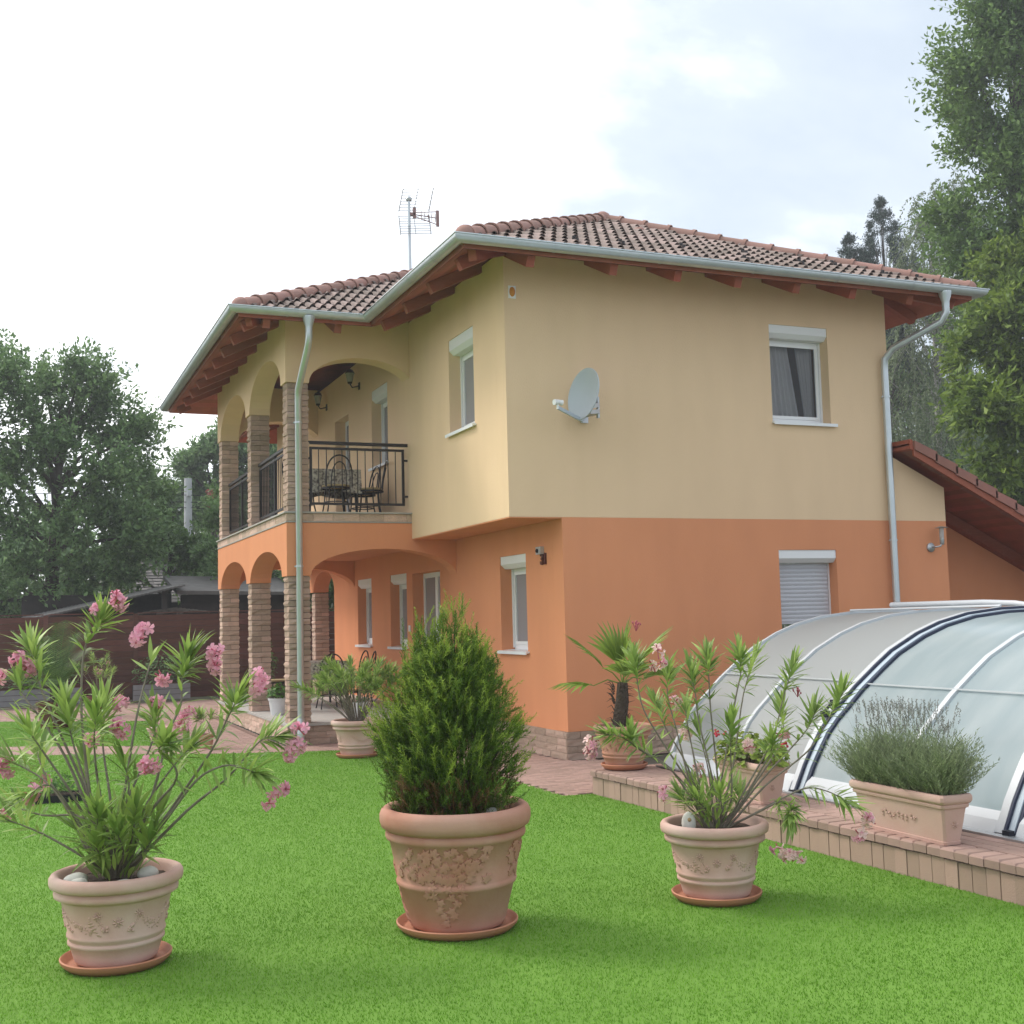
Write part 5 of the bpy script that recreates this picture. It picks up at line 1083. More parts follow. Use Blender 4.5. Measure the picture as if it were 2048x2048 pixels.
def leafy(name, label, cat, loc, m, n_, rx, ry, h, leaf, seed, stem=True, z0=0., wide=.8, fl=None):
    """low leafy plant: rounded leaves on short stalks"""
    t = thing(name, label, cat, loc); rr = np.random.default_rng(seed); m_ = MB(); sm = MB(); fm = MB()
    for i in range(n_):
        a = rr.uniform(0, 2 * PI); r_ = math.sqrt(rr.random()); z = z0 + h * (.15 + .85 * rr.random()) * (1 - .45 * r_ * r_); p = V(rx * r_ * math.cos(a), ry * r_ * math.sin(a), z); n2 = V(math.cos(a) * r_ * .8 + rr.normal(0, .35), math.sin(a) * r_ * .8 + rr.normal(0, .35), .9).normalized(); s_, d_, u_ = frame(n2.orthogonal(), rr.uniform(0, 6)); s_ = n2.cross(V(math.cos(a * 3), math.sin(a * 3), .2)).normalized(); d_ = n2.cross(s_); L = leaf * rr.uniform(.6, 1.15)
        pts = [p - d_ * L * .5, p - d_ * L * .2 + s_ * L * wide * .45, p + d_ * L * .25 + s_ * L * wide * .42, p + d_ * L * .5, p + d_ * L * .25 - s_ * L * wide * .42, p - d_ * L * .2 - s_ * L * wide * .45]; m_.add(pts, [(0, 1, 2, 3), (0, 3, 4, 5)])
        if stem and i % 4 == 0: sm.tube([V(p.x * .3, p.y * .3, z0 - .03), p], .002, 4)
    obj('foliage', m_, m, t)
    if stem: obj('stems', sm, M['stem'], t)
    if fl:
        for i in range(fl[1]): a = rr.uniform(0, 6.3); p = V(rx * .9 * math.cos(a), ry * .9 * math.sin(a), z0 + h * rr.uniform(.6, 1)); [fm.ball(p + V(*rr.normal(0, .012, 3)), .011, 5, 4) for _ in range(6)]
        obj('flowers', fm, fl[0], t)
    return t
leafy('geranium', 'yellow green geranium plants filling the trough behind the pale oleander', 'geranium', (-.76, -4.97, .50), M['ger'], 480, .21, .42, .26, .06, 3, fl=(M['red'], 5))
# ------------------------------------------------------------ pool enclosure
pe = thing('pool_enclosure', 'low arched telescopic pool enclosure of clear panels and white ribs on the deck', 'pool enclosure', (0, 0, 0))
HP = [(-.27, .25), (-.235, .32), (-.17, .45), (-.09, .58), (0, .715), (.1, .82), (.2, .905), (.37, 1.055), (.6, 1.225), (.76, 1.335), (1.05, 1.475), (1.3, 1.562), (1.62, 1.632), (2.0, 1.668), (2.4, 1.678)]
PROF = HP + [(4.8 - x, z) for x, z in HP[-2::-1]]
def offp(d):
    out = []
    for i, (x, z) in enumerate(PROF):
        x0, z0 = PROF[max(i - 1, 0)]; x1, z1 = PROF[min(i + 1, len(PROF) - 1)]; l = math.hypot(x1 - x0, z1 - z0); out.append((x - (z1 - z0) / l * d, z + (x1 - x0) / l * d))
    return out
def band(name, y0, y1, d0, d1, m, parent=pe, smooth=30):
    a, c = offp(d0), offp(d1); n_ = len(a); b = MB()
    vs = [(x, y0, z) for x, z in a] + [(x, y1, z) for x, z in a] + [(x, y1, z) for x, z in c] + [(x, y0, z) for x, z in c]
    fs = []
    for k_ in range(4):
        o_, q_ = k_ * n_, ((k_ + 1) % 4) * n_
        for i in range(n_ - 1): fs.append((o_ + i, o_ + i + 1, q_ + i + 1, q_ + i))
    b.add(vs, fs); return obj(name, b, m, parent, smooth=smooth)
def panel(y0, y1, d, m):
    a = offp(d); n_ = len(a); b = MB(); b.add([(x, y0, z) for x, z in a] + [(x, y1, z) for x, z in a], [(i, i + 1, n_ + i + 1, n_ + i) for i in range(n_ - 1)]); return obj('panel', b, m, pe, smooth=True)
for y0, y1 in ((-3.79, -2.83), (-4.80, -3.85)): panel(y0, y1, -.012, M['panelg'])
for y0, y1 in ((-5.92, -4.93), (-6.98, -5.97)): panel(y0, y1, -.035, M['panelb'])
for y0, y1 in ((-8.2, -7.13), (-9.3, -8.25)): panel(y0, y1, -.06, M['panelb'])
band('rib', -2.82, -2.785, -.03, .012, M['alu']); band('rib', -3.84, -3.80, -.03, .010, M['alu']); band('rib', -4.855, -4.80, -.03, .02, M['alu'])
band('seal', -4.875, -4.857, -.03, .018, M['seal']); band('rib', -4.93, -4.877, -.04, -.004, M['bluegrey']); band('seal', -4.955, -4.932, -.045, -.012, M['seal'])
band('rib', -5.97, -5.92, -.05, -.014, M['alu']); band('rib', -7.045, -6.98, -.05, .0, M['alu']); band('seal', -7.065, -7.047, -.05, -.002, M['seal']); band('rib', -7.115, -7.067, -.06, -.02, M['bluegrey']); band('seal', -7.14, -7.117, -.06, -.028, M['seal']); band('rib', -8.25, -8.2, -.07, -.03, M['alu'])
for y0, y1, d in ((-4.80, -2.80, 0), (-6.98, -4.95, .03), (-9.3, -7.14, .05)):
    b = MB(); b.prism([(-.31 + d, .236), (-.22 + d, .236), (-.19 + d, .365), (-.21 + d, .37), (-.265 + d, .32)], lambda x, z: V(x, y0, z), lambda x, z: V(x, y1, z)); obj('base_rail', b, M['alu'], pe); b = MB(); b.box((4.98, y0, .236), (5.05, y1, .40)); obj('base_rail', b, M['alu'], pe)
    b = MB(); xz = [(.42, 1.10 - d * .6)]
    for x, z in xz: b.bar((x + d * .5, y0 - .02, z), (x + d * .5, y1 + .02, z), .014, .010)
    obj('purlin', b, M['alu'], pe)
b = MB(); b.box((-.37, -9.3, .236), (-.32, -2.75, .25)); obj('floor_track', b, M['steel'], pe); b = MB(); b.box((-.312, -9.3, .2365), (-.20, -2.75, .245)); obj('floor_track', b, M['steel'], pe)
b = MB(); b.tube([(1.98, -2.82, 1.69), (2.02, -4.85, 1.70)], .011, 8); obj('top_rail', b, M['alu'], pe)
b = MB(); b.tube([(2.45, -2.9, 1.735), (2.45, -4.2, 1.735), (2.44, -4.6, 1.72), (2.42, -4.95, 1.68)], [.028, .028, .026, .02], 10); obj('handrail', b, M['alu'], pe, smooth=60)
for s0 in (.52, .60):
    pass
b = MB(); 
for k_ in (5, 6): x, z = offp(.03)[k_]; b.box((x - .03, -4.86, z - .02), (x + .02, -4.80, z + .03))
x0, z0 = offp(.055)[5]; x1, z1 = offp(.055)[6]; b.tube([(x0, -4.83, z0), (x1, -4.83, z1)], .012, 8); obj('latch', b, M['black'], pe)
b = MB(); b.box((-.325, -4.95, .236), (-.28, -4.89, .27)); obj('roller', b, M['black'], pe); b = MB(); b.box((-.295, -7.13, .236), (-.25, -7.07, .275)); obj('roller', b, M['black'], pe)
b = MB(); b.poly([(x, -2.81, z) for x, z in offp(-.02)]); obj('end_panel', b, M['panelg'], pe)
# ------------------------------------------------------------ tables and chairs
def make_chair(loc, rz, label, group):
    t = thing('bentwood_chair', label, 'chair', loc, rz, group)
    m_ = MB(); m_.lathe([(.01, .43), (.19, .43), (.205, .445), (.2, .465), (.01, .472)], 24, close=False); obj('seat', m_, M['seatp'], t, smooth=40)
    m_ = MB(); m_.lathe([(.195, .405), (.215, .405), (.215, .43), (.195, .43), (.195, .405)], 24, close=False)
    for w, h_, r_ in ((.2, .46, .012), (.115, .36, .009)): m_.tube([(-.19 - .07 * math.sin(PI * i / 16) , -w * math.cos(PI * i / 16) * (1 + .12 * math.sin(PI * i / 16)), .43 + h_ * math.sin(PI * i / 16) ** .7) for i in range(17)], r_, 6)
    obj('back_frame', m_, M['iron'], t, smooth=60)
    for a in (45, 135, 225, 315):
        c, s_ = math.cos(R(a)), math.sin(R(a)); m_ = MB(); m_.tube([(c * .18, s_ * .18, .42), (c * .2, s_ * .2, .2), (c * .25, s_ * .25, .0)], [.012, .011, .012], 6); obj('leg', m_, M['iron'], t, smooth=60)
    m_ = MB(); m_.lathe([(.165, .2), (.18, .2), (.18, .215), (.165, .215), (.165, .2)], 20, close=False); obj('brace_ring', m_, M['iron'], t)
    return t
def table(loc, rz, rx, ry, label, clabel, drop):
    t = thing('table', label, 'table', loc, rz); m_ = MB(); m_.box((-rx, -ry, .70), (rx, ry, .74)); obj('table_top', m_, M['wood'], t)
    for sx_ in (-1, 1):
        for sy_ in (-1, 1): m_ = MB(); m_.tube([(sx_ * (rx - .08), sy_ * (ry - .08), .7), (sx_ * (rx - .05), sy_ * (ry - .05), 0)], .02, 8); obj('leg', m_, M['iron'], t, smooth=60)
    m_ = MB(); n_ = 96; per = []
    for i in range(n_):
        a = 2 * PI * i / n_; c, s_ = math.cos(a), math.sin(a); k_ = 1 / max(abs(c) / rx, abs(s_) / ry); per.append((c * k_, s_ * k_, a))
    rows = [(1.0, .746), (1.012, .74), (1.02, .68), (1.05, .746 - drop)]
    vs = [(0, 0, .747)]
    for k_, (sc_, z) in enumerate(rows):
        for x, y, a in per: w = 1 + .035 * k_ / 3 * math.sin(a * 11) + .02 * k_ / 3 * math.sin(a * 23); vs.append((x * sc_ * (w if k_ > 1 else 1), y * sc_ * (w if k_ > 1 else 1), z - (.05 * abs(math.sin(2 * a)) if k_ == 3 else 0)))
    fs = [(0, 1 + i, 1 + (i + 1) % n_) for i in range(n_)] + [(1 + k_ * n_ + i, 1 + k_ * n_ + (i + 1) % n_, 1 + (k_ + 1) * n_ + (i + 1) % n_, 1 + (k_ + 1) * n_ + i) for k_ in range(3) for i in range(n_)]
    m_.add(vs, fs); o = obj('tablecloth', m_, M['cloth'], smooth=50, loc=loc); o.rotation_euler = (0, 0, rz); tag(o, clabel, 'tablecloth'); return t
table((-1.62, 5.1, ZC), 0, .42, .42, 'square table standing in the upstairs loggia behind the iron railing', 'patterned black and beige cloth on the upstairs loggia table', .32)
table((-1.25, 7.3, .298), 0, .38, .62, 'table standing on the ground floor porch terrace', 'patterned cloth on the ground floor porch table', .25)
G1, G2 = 'chairs round the loggia table', 'chairs round the porch table'
c0 = make_chair((-1.66, 4.42, ZC), PI / 2, 'black hoop-back chair with its back to the loggia front railing', G1)
dup(c0, (-1.03, 4.78, ZC), PI - .25, 'black hoop-back chair on the right of the loggia table, nearest the railing', G1); dup(c0, (-1.0, 5.32, ZC), PI + .1, 'black hoop-back chair on the right of the loggia table, behind its neighbour', G1); dup(c0, (-2.08, 4.85, ZC), .15, 'black hoop-back chair on the left of the loggia table, half behind the stone column', G1)
dup(c0, (-1.3, 6.42, .298), PI / 2, 'black hoop-back chair with its back to the garden at the porch table', G2); dup(c0, (-.62, 6.95, .298), PI - .1, 'black hoop-back chair by the orange wall at the porch table, nearer the garden', G2); dup(c0, (-.6, 7.55, .298), PI + .1, 'black hoop-back chair by the orange wall at the porch table, farther from the garden', G2); dup(c0, (-1.95, 7.35, .298), .1, 'black hoop-back chair on the column side of the porch table', G2)
# ------------------------------------------------------------ smaller planters
def bucket(loc, r_, h, m, label, name='planter'):
    t = thing(name, label, 'planter', loc); q = MB(); q.lathe([(.01, .0), (r_ * .72, .0), (r_ * .76, .02), (r_ * .95, h * .86), (r_ * 1.03, h * .87), (r_ * 1.05, h), (r_ * .96, h), (r_ * .92, h * .9)], 32, close=False); obj('body', q, m, t, smooth=40)
    q = MB(); n_ = 20; q.add([(0, 0, h * .9)] + [(r_ * .93 * math.cos(2 * PI * i / n_), r_ * .93 * math.sin(2 * PI * i / n_), h * .89) for i in range(n_)], [(0, i + 1, (i + 1) % n_ + 1) for i in range(n_)]); obj('soil', q, M['soil'], t); return t
T_ = .298
bucket((-2.3, 5.62, T_), .155, .26, M['wpot'], 'white plastic planter with a round bush at the terrace edge between the columns'); leafy('round_bush', 'round glossy bush in the white planter between the porch columns', 'bush', (-2.3, 5.62, T_ + .25), M['geru'], 240, .18, .18, .24, .055, 5)
bucket((-1.35, 4.25, T_), .13, .22, M['wpot'], 'white planter on the terrace just behind the swag pot'); leafy('potted_herb', 'small dark plant in the white planter behind the swag pot', 'plant', (-1.35, 4.25, T_ + .21), M['geru'], 60, .1, .1, .12, .05, 15)
bucket((-2.32, 8.9, T_), .14, .26, M['boxg'], 'grey planter at the far end of the terrace beside the last column')
bucket((-1.95, 8.4, T_), .17, .34, M['terra'], 'terracotta planter on the terrace with a leafy sapling between the columns'); leafy('potted_sapling', 'tall leafy sapling with yellowish tips in the terrace planter between the columns', 'sapling', (-1.95, 8.4, T_ + .3), M['leafB'], 190, .22, .22, .95, .09, 6, wide=.5)
def feather_palm(loc, label, n_, L, seed, hgt=.25):
    t = thing('feather_palm', label, 'palm', loc); rr = random.Random(seed); q = MB(); q.tube([(0, 0, 0), (0, 0, hgt)], [.08, .09], 10); obj('trunk', q, M['palmt'], t, smooth=60)
    for i in range(n_):
        a = 2 * PI * i / n_ + rr.uniform(-.2, .2); el = rr.uniform(.5, 1.35); d = V(math.cos(a) * math.cos(el), math.sin(a) * math.cos(el), math.sin(el)); LL = L * rr.uniform(.8, 1.1); q = MB(); pts = [V(0, 0, hgt) + d * LL * u + V(0, 0, -.55 * LL * u * u * math.cos(el)) for u in [k_ / 10 for k_ in range(11)]]; q.tube(pts, [.009 * (1 - .08 * k_) for k_ in range(11)], 4)
        for k_ in range(30):
            u = .12 + .88 * k_ / 30; p = pts[min(9, int(u * 10))].lerp(pts[min(10, int(u * 10) + 1)], u * 10 % 1); ax = (pts[min(10, int(u * 10) + 1)] - pts[min(9, int(u * 10))]).normalized(); s_ = ax.cross(V(0, 0, 1)); s_ = s_.normalized() if s_.length > .01 else V(1, 0, 0); ll = .26 * L * math.sin(PI * min(1, .15 + u * .85)) ** .6
            for sg in (1, -1): e = (s_ * sg + ax * .65 + V(0, 0, .1)).normalized(); w = ax * .008; q.add([p - w, p + w, p + e * ll + V(0, 0, -.04)], [(0, 1, 2)])
        obj('frond', q, M['palmd'], t)
    return t
bucket((-5.42, 9.3, 0), .30, .46, M['redpot'], 'dark red brown pot on the small back lawn under the feather palm'); feather_palm((-5.42, 9.3, .42), 'feather palm with arching fronds in the dark red pot before the fence', 17, 1.5, 3)
bucket((-4.55, 11.6, 0), .22, .40, M['redpot'], 'smaller dark red brown pot on the paving behind the back lawn'); random_oleander((-4.55, 11.6, 0), 'pink flowering oleander in the smaller dark red pot before the fence', 14, .95, .5, .13, .36, 31, 5, (0, 0), 16)
make_pot('A', V(-4.12, 5.35, 0), 'small terracotta pot with white pebbles on the back lawn', M['terra'], 'swag', 4.2, .52, .02, 'terracotta pots')
for k_, (dx, dy) in enumerate(((-.05, -.06), (.04, -.08), (.08, -.02), (-.09, 0))): pebble((-4.12 + dx, 5.35 + dy, .212), (.035, .03, .025), 'white pebble at the %s of the heap in the small back lawn pot' % ('front', 'right front', 'right', 'left')[k_], k_, 'pebbles in the small back pot')
bucket((-3.62, 4.1, 0), .11, .2, M['terrab'], 'small reddish clay pot at the edge of the main lawn left of the porch', 'clay_pot'); random_oleander((-3.62, 4.1, 0), 'young bright green oleander in the small reddish pot beside the path', 5, .35, .2, .16, .17, 33, 1, (0, 0), 14, .005)
t = thing('plant_tray', 'black plastic tray of seedlings lying on the lawn behind the big oleander', 'tray', (-5.72, -.15, .005)); q = MB(); q.box((-.26, -.17, 0), (.26, .17, .01)); [q.box(*x) for x in (((-.26, -.17, .01), (-.25, .17, .07)), ((.25, -.17, .01), (.26, .17, .07)), ((-.25, -.17, .01), (.25, -.16, .07)), ((-.25, .16, .01), (.25, .17, .07)))]; obj('tray', q, M['trayp'], t); q = MB(); q.box((-.248, -.158, .011), (.248, .158, .055)); obj('soil', q, M['soil'], t)
leafy('seedlings', 'green seedlings crowded in the black tray on the lawn', 'seedlings', (-5.72, -.15, .06), M['geru'], 260, .25, .16, .26, .05, 8, wide=.5)
for x0, x1, lb, sd_ in ((-6.35, -4.7, 'long grey slatted planter box by the fence, left of the feather palm', 1), (-3.6, -2.35, 'shorter grey slatted planter box by the fence beside the porch', 2)):
    t = thing('planter_box', lb, 'planter', (x0, 15.2, 0)); L = x1 - x0
    for i in range(3): q = MB(); q.box((0, -.02, .06 + i * .12), (L, .0, .17 + i * .12)); obj('slat', q, M['boxg'], t)
    q = MB(); q.box((.02, .003, .05), (L - .02, .4, .38)); obj('box', q, M['dark'], t)
    leafy('box_shrub', 'dark shrubs growing in the ' + lb.split(' by')[0], 'shrub', ((x0 + x1) / 2, 15.4, .38), M['leafA'], 520, L / 2, .28, .75, .10, 40 + sd_, wide=.5)
# ------------------------------------------------------------ board fence
fn = thing('board_fence', 'long dark brown fence of horizontal boards behind the garden', 'fence', (0, 16.0, 0))
rr = random.Random(8); fx_ = [-9.3 + 1.94 * i for i in range(8)]
for x in fx_: q = MB(); q.box((x - .05, -.045, 0), (x + .05, .05, 2.02)); obj('post', q, M['fence'], fn)
bm_v = []
for k_ in range(3): q = MB(); q.box((-.918, -.012 , -.066), (.918, .010 + .002 * k_, .066)); bm_v.append(q.mesh('board', M['fence']))
for x in fx_[:-1]:
    for i in range(14):
        o = obj('board', bm_v[rr.randrange(3)], parent=fn); o.location = (x + .97, -.02 + (.012 if i % 2 else -.004), .11 + i * .139); o.rotation_euler = (R(11), rr.uniform(-.002, .002), 0)
    q = MB(); q.box((x + .05, -.05, 2.022), (x + 1.89, .04, 2.045)); obj('cap_rail', q, M['fence'], fn)
# ------------------------------------------------------------ beyond the fence
t = thing('old_shed', 'dark open shed with a sloping grey corrugated roof behind the fence', 'shed', (0, 0, 0))
rz_ = lambda x: 1.93 + (x + 5.9) * .214
q = MB(); n_ = 76
for i in range(n_):
    x0, x1 = -5.9 + 3.75 * i / n_, -5.9 + 3.75 * (i + 1) / n_; a, c = .012 * (i % 2), .012 * ((i + 1) % 2)
    q.add([(x0, 17.6, rz_(x0) + a), (x1, 17.6, rz_(x1) + c), (x1, 21, rz_(x1) + c + .12), (x0, 21, rz_(x0) + a + .12), (x0, 17.6, rz_(x0) + a - .045), (x1, 17.6, rz_(x1) + c - .045)], [(0, 1, 2, 3), (0, 4, 5, 1)])
obj('roof', q, M['corr'], t)
q = MB(); q.box((-5.9, 20.8, 0), (-2.1, 20.9, 2.6)); obj('wall', q, M['shedw'], t); q = MB(); q.box((-2.15, 18.4, 0), (.9, 18.5, 2.48)); obj('wall', q, M['shedw'], t)
for i in range(10): q = MB(); q.box((-2.15, 18.36, .12 + i * .24), (.9, 18.395, .34 + i * .24)); obj('plank', q, M['shedw'], t)
for x in (-5.3, -3.9, -2.62): q = MB(); q.box((x - .06, 17.8, 0), (x + .06, 17.92, rz_(x) - .03)); obj('post', q, M['shedw'], t)
q = MB(); q.box((-5.8, 17.78, 1.86), (-2.3, 17.94, 1.96)); obj('beam', q, M['shedw'], t)
q = MB(); q.prism([(-2.3, 2.50), (1.0, 2.44), (1.0, 2.52), (-2.3, 2.60)], lambda x, z: V(x, 18.0, z), lambda x, z: V(x, 21, z + .5)); obj('side_roof', q, M['corr'], t)
for i in range(9): q = MB(); q.tube([(-3.3 + i * .16, 17.75, 2.02 + .03 * (i % 3)), (-2.3 + i * .1, 17.9, 2.16 - .015 * i)], .03, 7); obj('stacked_pole', q, M['bark'], t)
def far_house(name, label, x0, x1, y0, y1, ze, zr, wallm, roofm, chim=None):
    t = thing(name, label, 'house', ((x0 + x1) / 2, y0, 0)); ox = (x0 + x1) / 2; hx = (x1 - x0) / 2; d = y1 - y0; q = MB(); q.box((-hx + .3, .3, 0), (hx - .3, d - .3, ze + .1)); obj('wall', q, wallm, t)
    q = MB(); ym = d / 2; rx = hx * .35; q.add([(-hx, 0, ze), (hx, 0, ze), (hx, d, ze), (-hx, d, ze), (-rx, ym, zr), (rx, ym, zr)], [(0, 1, 5, 4), (1, 2, 5), (2, 3, 4, 5), (3, 0, 4)]); rf = obj('roof', q, roofm, t)
    q = MB(); nr = 16
    for r_ in range(nr):
        u0, u1 = r_ / nr, (r_ + 1) / nr; w0 = hx + (rx - hx) * u0; w1 = hx + (rx - hx) * u1; nc = max(2, int(w0 * 2 / .3))
        for c in range(nc):
            a0, a1 = -1 + 2 * c / nc + .01, -1 + 2 * (c + 1) / nc - .01; z0, z1 = ze + (zr - ze) * u0, ze + (zr - ze) * u1; q.add([(a0 * w0, ym * u0 - .02, z0 + .04), (a1 * w0, ym * u0 - .02, z0 + .04), (a1 * w1, ym * u1, z1 + .015), (a0 * w1, ym * u1, z1 + .015)], [(0, 1, 2, 3)])
    stuff(obj('shingles', q, roofm, rf))
    q = MB(); q.tube([(-rx, ym, zr + .03), (rx, ym, zr + .03)], .07, 8); obj('ridge', q, M['corr'], rf)
    if chim: q = MB(); q.box((chim[0] - ox - .35, ym - .3, ze), (chim[0] - ox + .35, ym + .3, chim[1])); q.box((chim[0] - ox - .4, ym - .35, chim[1]), (chim[0] - ox + .4, ym + .35, chim[1] + .08)); obj('chimney', q, M['brick'], rf)
    return t
far_house('neighbour_house', 'neighbour house with grey shingle roof seen beyond the shed', -4.1, -.2, 25.5, 30, 2.45, 4.0, M['shedw'], M['slate'])
far_house('distant_house', 'distant house with a red brick chimney among the trees', -1, 9, 33, 40, 4.2, 6.2, M['grey'], M['slate'], (1.55, 7.15))
t = thing('utility_pole', 'pale concrete utility pole rising above the trees left of the house', 'utility pole', (-.44, 30, 0)); q = MB(); q.tube([(0, 0, -.1), (0, 0, 6.9)], [.17, .13], 12); obj('pole', q, M['concrete'], t, smooth=60); q = MB(); q.box((-.06, -.28, 6.25), (.06, -.12, 6.40)); obj('wire_clamp', q, M['concrete'], t)
for i, z in enumerate((6.30, 6.05, 5.85)):
    q = MB(); q.tube([(-40, 31, z + .6), (-20, 30.5, z - .05), (-.44, 29.9, z), (14, 30.6, z - .2), (30, 31, z + .3)], .012, 5); o = obj('overhead_wire', q, M['cable']); tag(o, ('highest', 'middle', 'lowest')[i] + ' of three overhead wires strung from the concrete pole', 'wire', 'overhead wires')
# ------------------------------------------------------------ trees
DEN = 2.3
def tree(name, label, cat, base, top, clumps, leaf, lm, bark, seed, per=700, up=.25, out=.8, droop=.1, trunk_r=.2, twl=.9, spread=.55, nl=16, limbs=True, group=None, aspect=.5, jit=.05):
    t = thing(name, label, cat, tuple(base), 0, group); base = np.array(base, float); top = np.array(top, float); rg = np.random.default_rng(seed)
    q = MB(); loc = lambda p: Vector(p) - Vector(base)
    mid = (base * .45 + top * .55) + np.array([rg.normal(0, .15), rg.normal(0, .15), 0]); q.tube([loc(base), loc(base * .75 + mid * .25 + rg.normal(0, .05, 3)), loc(mid), loc(top)], [trunk_r * 1.15, trunk_r, trunk_r * .6, trunk_r * .15], 9)
    allv = []
    for c in clumps:
        c = np.array(c, float); r_ = c[3]; c = c[:3]; u = np.clip((c[2] - base[2]) / max(.5, top[2] - base[2]), .2, .95); at = base * (1 - u * .8) + top * u * .8 if u > .3 else base * .7 + top * .3
        if limbs: m2 = (at + c) / 2 + np.array([0, 0, .12 * np.linalg.norm(c - at) * (1 if droop < .5 else .6)]); q.tube([loc(at), loc(m2), loc(c)], [trunk_r * .38, trunk_r * .22, trunk_r * .08], 6)
        ntw = max(6, int(per * DEN * (r_ ** 2) / nl)); s0 = rg.normal(0, 1, (ntw, 3)); s0 /= np.linalg.norm(s0, axis=1)[:, None]; s0 *= (rg.random((ntw, 1)) ** .5) * r_ * spread
        radial = c - (base * .4 + top * .6); radial[2] *= .5; radial /= max(.3, np.linalg.norm(radial)); d = s0 / r_ * 1.2 + radial * out * .6 + np.array([0, 0, up]) + rg.normal(0, .3, (ntw, 3)); d /= np.linalg.norm(d, axis=1)[:, None]
        L = r_ * twl * rg.uniform(.35, 1., (ntw, 1)); st = c + s0
        if limbs:
            for i in range(0, ntw, 5): e = st[i] + d[i] * L[i]; e[2] -= droop * L[i, 0]; q.tube([loc(c + s0[i] * .2), loc(st[i]), loc(e)], [trunk_r * .05, trunk_r * .035, .003], 3, cap=False)
        uu = np.linspace(.08, 1, nl)[None, :, None]; P_ = st[:, None] + d[:, None] * L[:, None] * uu; P_[..., 2] -= droop * (uu[..., 0] ** 2) * L; P_ += rg.normal(0, jit * r_ + .02, P_.shape) * .7
        P_ = P_.reshape(-1, 3); D = np.repeat(d, nl, 0) * .6 + rg.normal(0, .6, P_.shape); D[:, 2] -= droop * .8; D /= np.linalg.norm(D, axis=1)[:, None]; nrm_ = rg.normal(0, .55, P_.shape) + np.array([0, 0, .8]); S_ = np.cross(D, nrm_); S_ /= np.linalg.norm(S_, axis=1)[:, None] + 1e-6
        sz = leaf * rg.uniform(.55, 1.2, (len(P_), 1)); w = sz * aspect; fold = np.cross(S_, D) * sz * .12
        v_ = np.stack([P_, P_ + D * sz * .5 + S_ * w * .5 - fold, P_ + D * sz, P_ + D * sz * .5 - S_ * w * .5 - fold], 1); allv.append(v_.reshape(-1, 3))
    obj('trunk', q, bark, t, smooth=60); A_ = np.concatenate(allv) - base; obj('crown', fast_mesh('crown', A_, 4, lm), parent=t); return t
def cl(Y, L, r, jit=.8, seed=0, rv=.3):
    rg = random.Random(seed); return [(x, Y + rg.uniform(-jit, jit), z, r * rg.uniform(1 - rv, 1 + rv)) for x, z in L]
LT = [(-6.1, 8.1), (-5.3, 8.3), (-4.5, 8.55), (-4.1, 8.0), (-5.7, 7.2), (-4.6, 7.2), (-3.8, 7.0), (-3.1, 6.95), (-6.2, 5.8), (-5, 5.8), (-3.9, 5.8), (-3.1, 5.9), (-6, 4.4), (-4.7, 4.4), (-3.7, 4.6), (-5.7, 3.2), (-4.4, 3.2), (-3.5, 3.3), (-6.9, 3), (-6.8, 5), (-6.9, 9.0), (-6.9, 7), (-6.3, 2.2), (-5.2, 2.0), (-4.2, 2.2), (-7.4, 2), (-7.6, 4), (-7.7, 6), (-5.3, 6.5), (-4.2, 5.2), (-3.0, 4.2)]
tree('broadleaf_tree', 'large dark green broadleaf tree behind the fence at the left edge', 'tree', (-5.3, 22.5, 0), (-4.9, 22.5, 8.3), cl(22, LT, .95, 1.2, 1), .17, M['leafA'], M['bark'], 1, 900, up=.35, nl=18, twl=1.15, trunk_r=.24)
tree('broadleaf_tree', 'lighter green bushy tree right of the large left tree, before the concrete pole', 'tree', (-2.0, 24.5, 0), (-1.6, 24.5, 5.2), cl(24, [(-2.3, 5.5), (-2.7, 4.9), (-2.9, 4.1), (-2.0, 4.6), (-3.0, 3.2), (-1.5, 4.1), (-1.0, 3.9), (-1.2, 3.3)], .8, .8, 2), .17, M['leafB'], M['bark'], 2, 800, up=.3, nl=16, trunk_r=.14)
tree('broadleaf_tree', 'dark shrubby tree touching the outer stone columns of the porch', 'tree', (-.35, 21, 0), (-.2, 21, 4.0), cl(21, [(-.8, 4.6), (-.3, 4.4), (-1.1, 3.7), (-.6, 3.5), (-.2, 3.0), (-.9, 2.8), (.3, 3.8), (.4, 2.8), (-.3, 2.2), (1.1, 3.2), (1.5, 2.3), (.8, 2)], .62, .6, 3), .15, M['leafA'], M['bark'], 3, 1100, up=.2, nl=16, trunk_r=.12)
tree('broadleaf_tree', 'tall dark tree far behind the concrete pole and the loggia', 'tree', (1.6, 38, 0), (1.7, 38, 8.6), cl(38, [(.6, 8.1), (1.3, 8.7), (1.9, 8.9), (2.6, 9.3), (1.1, 7.4), (.2, 6.9), (2.2, 7.8), (3.2, 8.8), (3.4, 7.6), (.1, 5.8), (1.2, 6.2), (2.3, 6.4), (3.4, 6.3), (4.4, 8), (4.5, 6.5), (-.4, 5.0), (5.4, 7.5), (5.6, 6)], 1.1, 1, 4), .26, M['leafA'], M['bark'], 4, 700, up=.3, nl=16, trunk_r=.25)
tree('broadleaf_tree', 'yellow green tree in the gap between the concrete pole and the loggia', 'tree', (-.2, 27, 0), (0, 27, 5.4), cl(27, [(.3, 5.7), (.7, 5.2), (.2, 4.9), (.6, 4.4), (-1.5, 4.1), (-.7, 4.0), (.2, 3.7)], .7, .6, 5), .17, M['leafB'], M['bark'], 5, 700, up=.3, nl=16, trunk_r=.14)
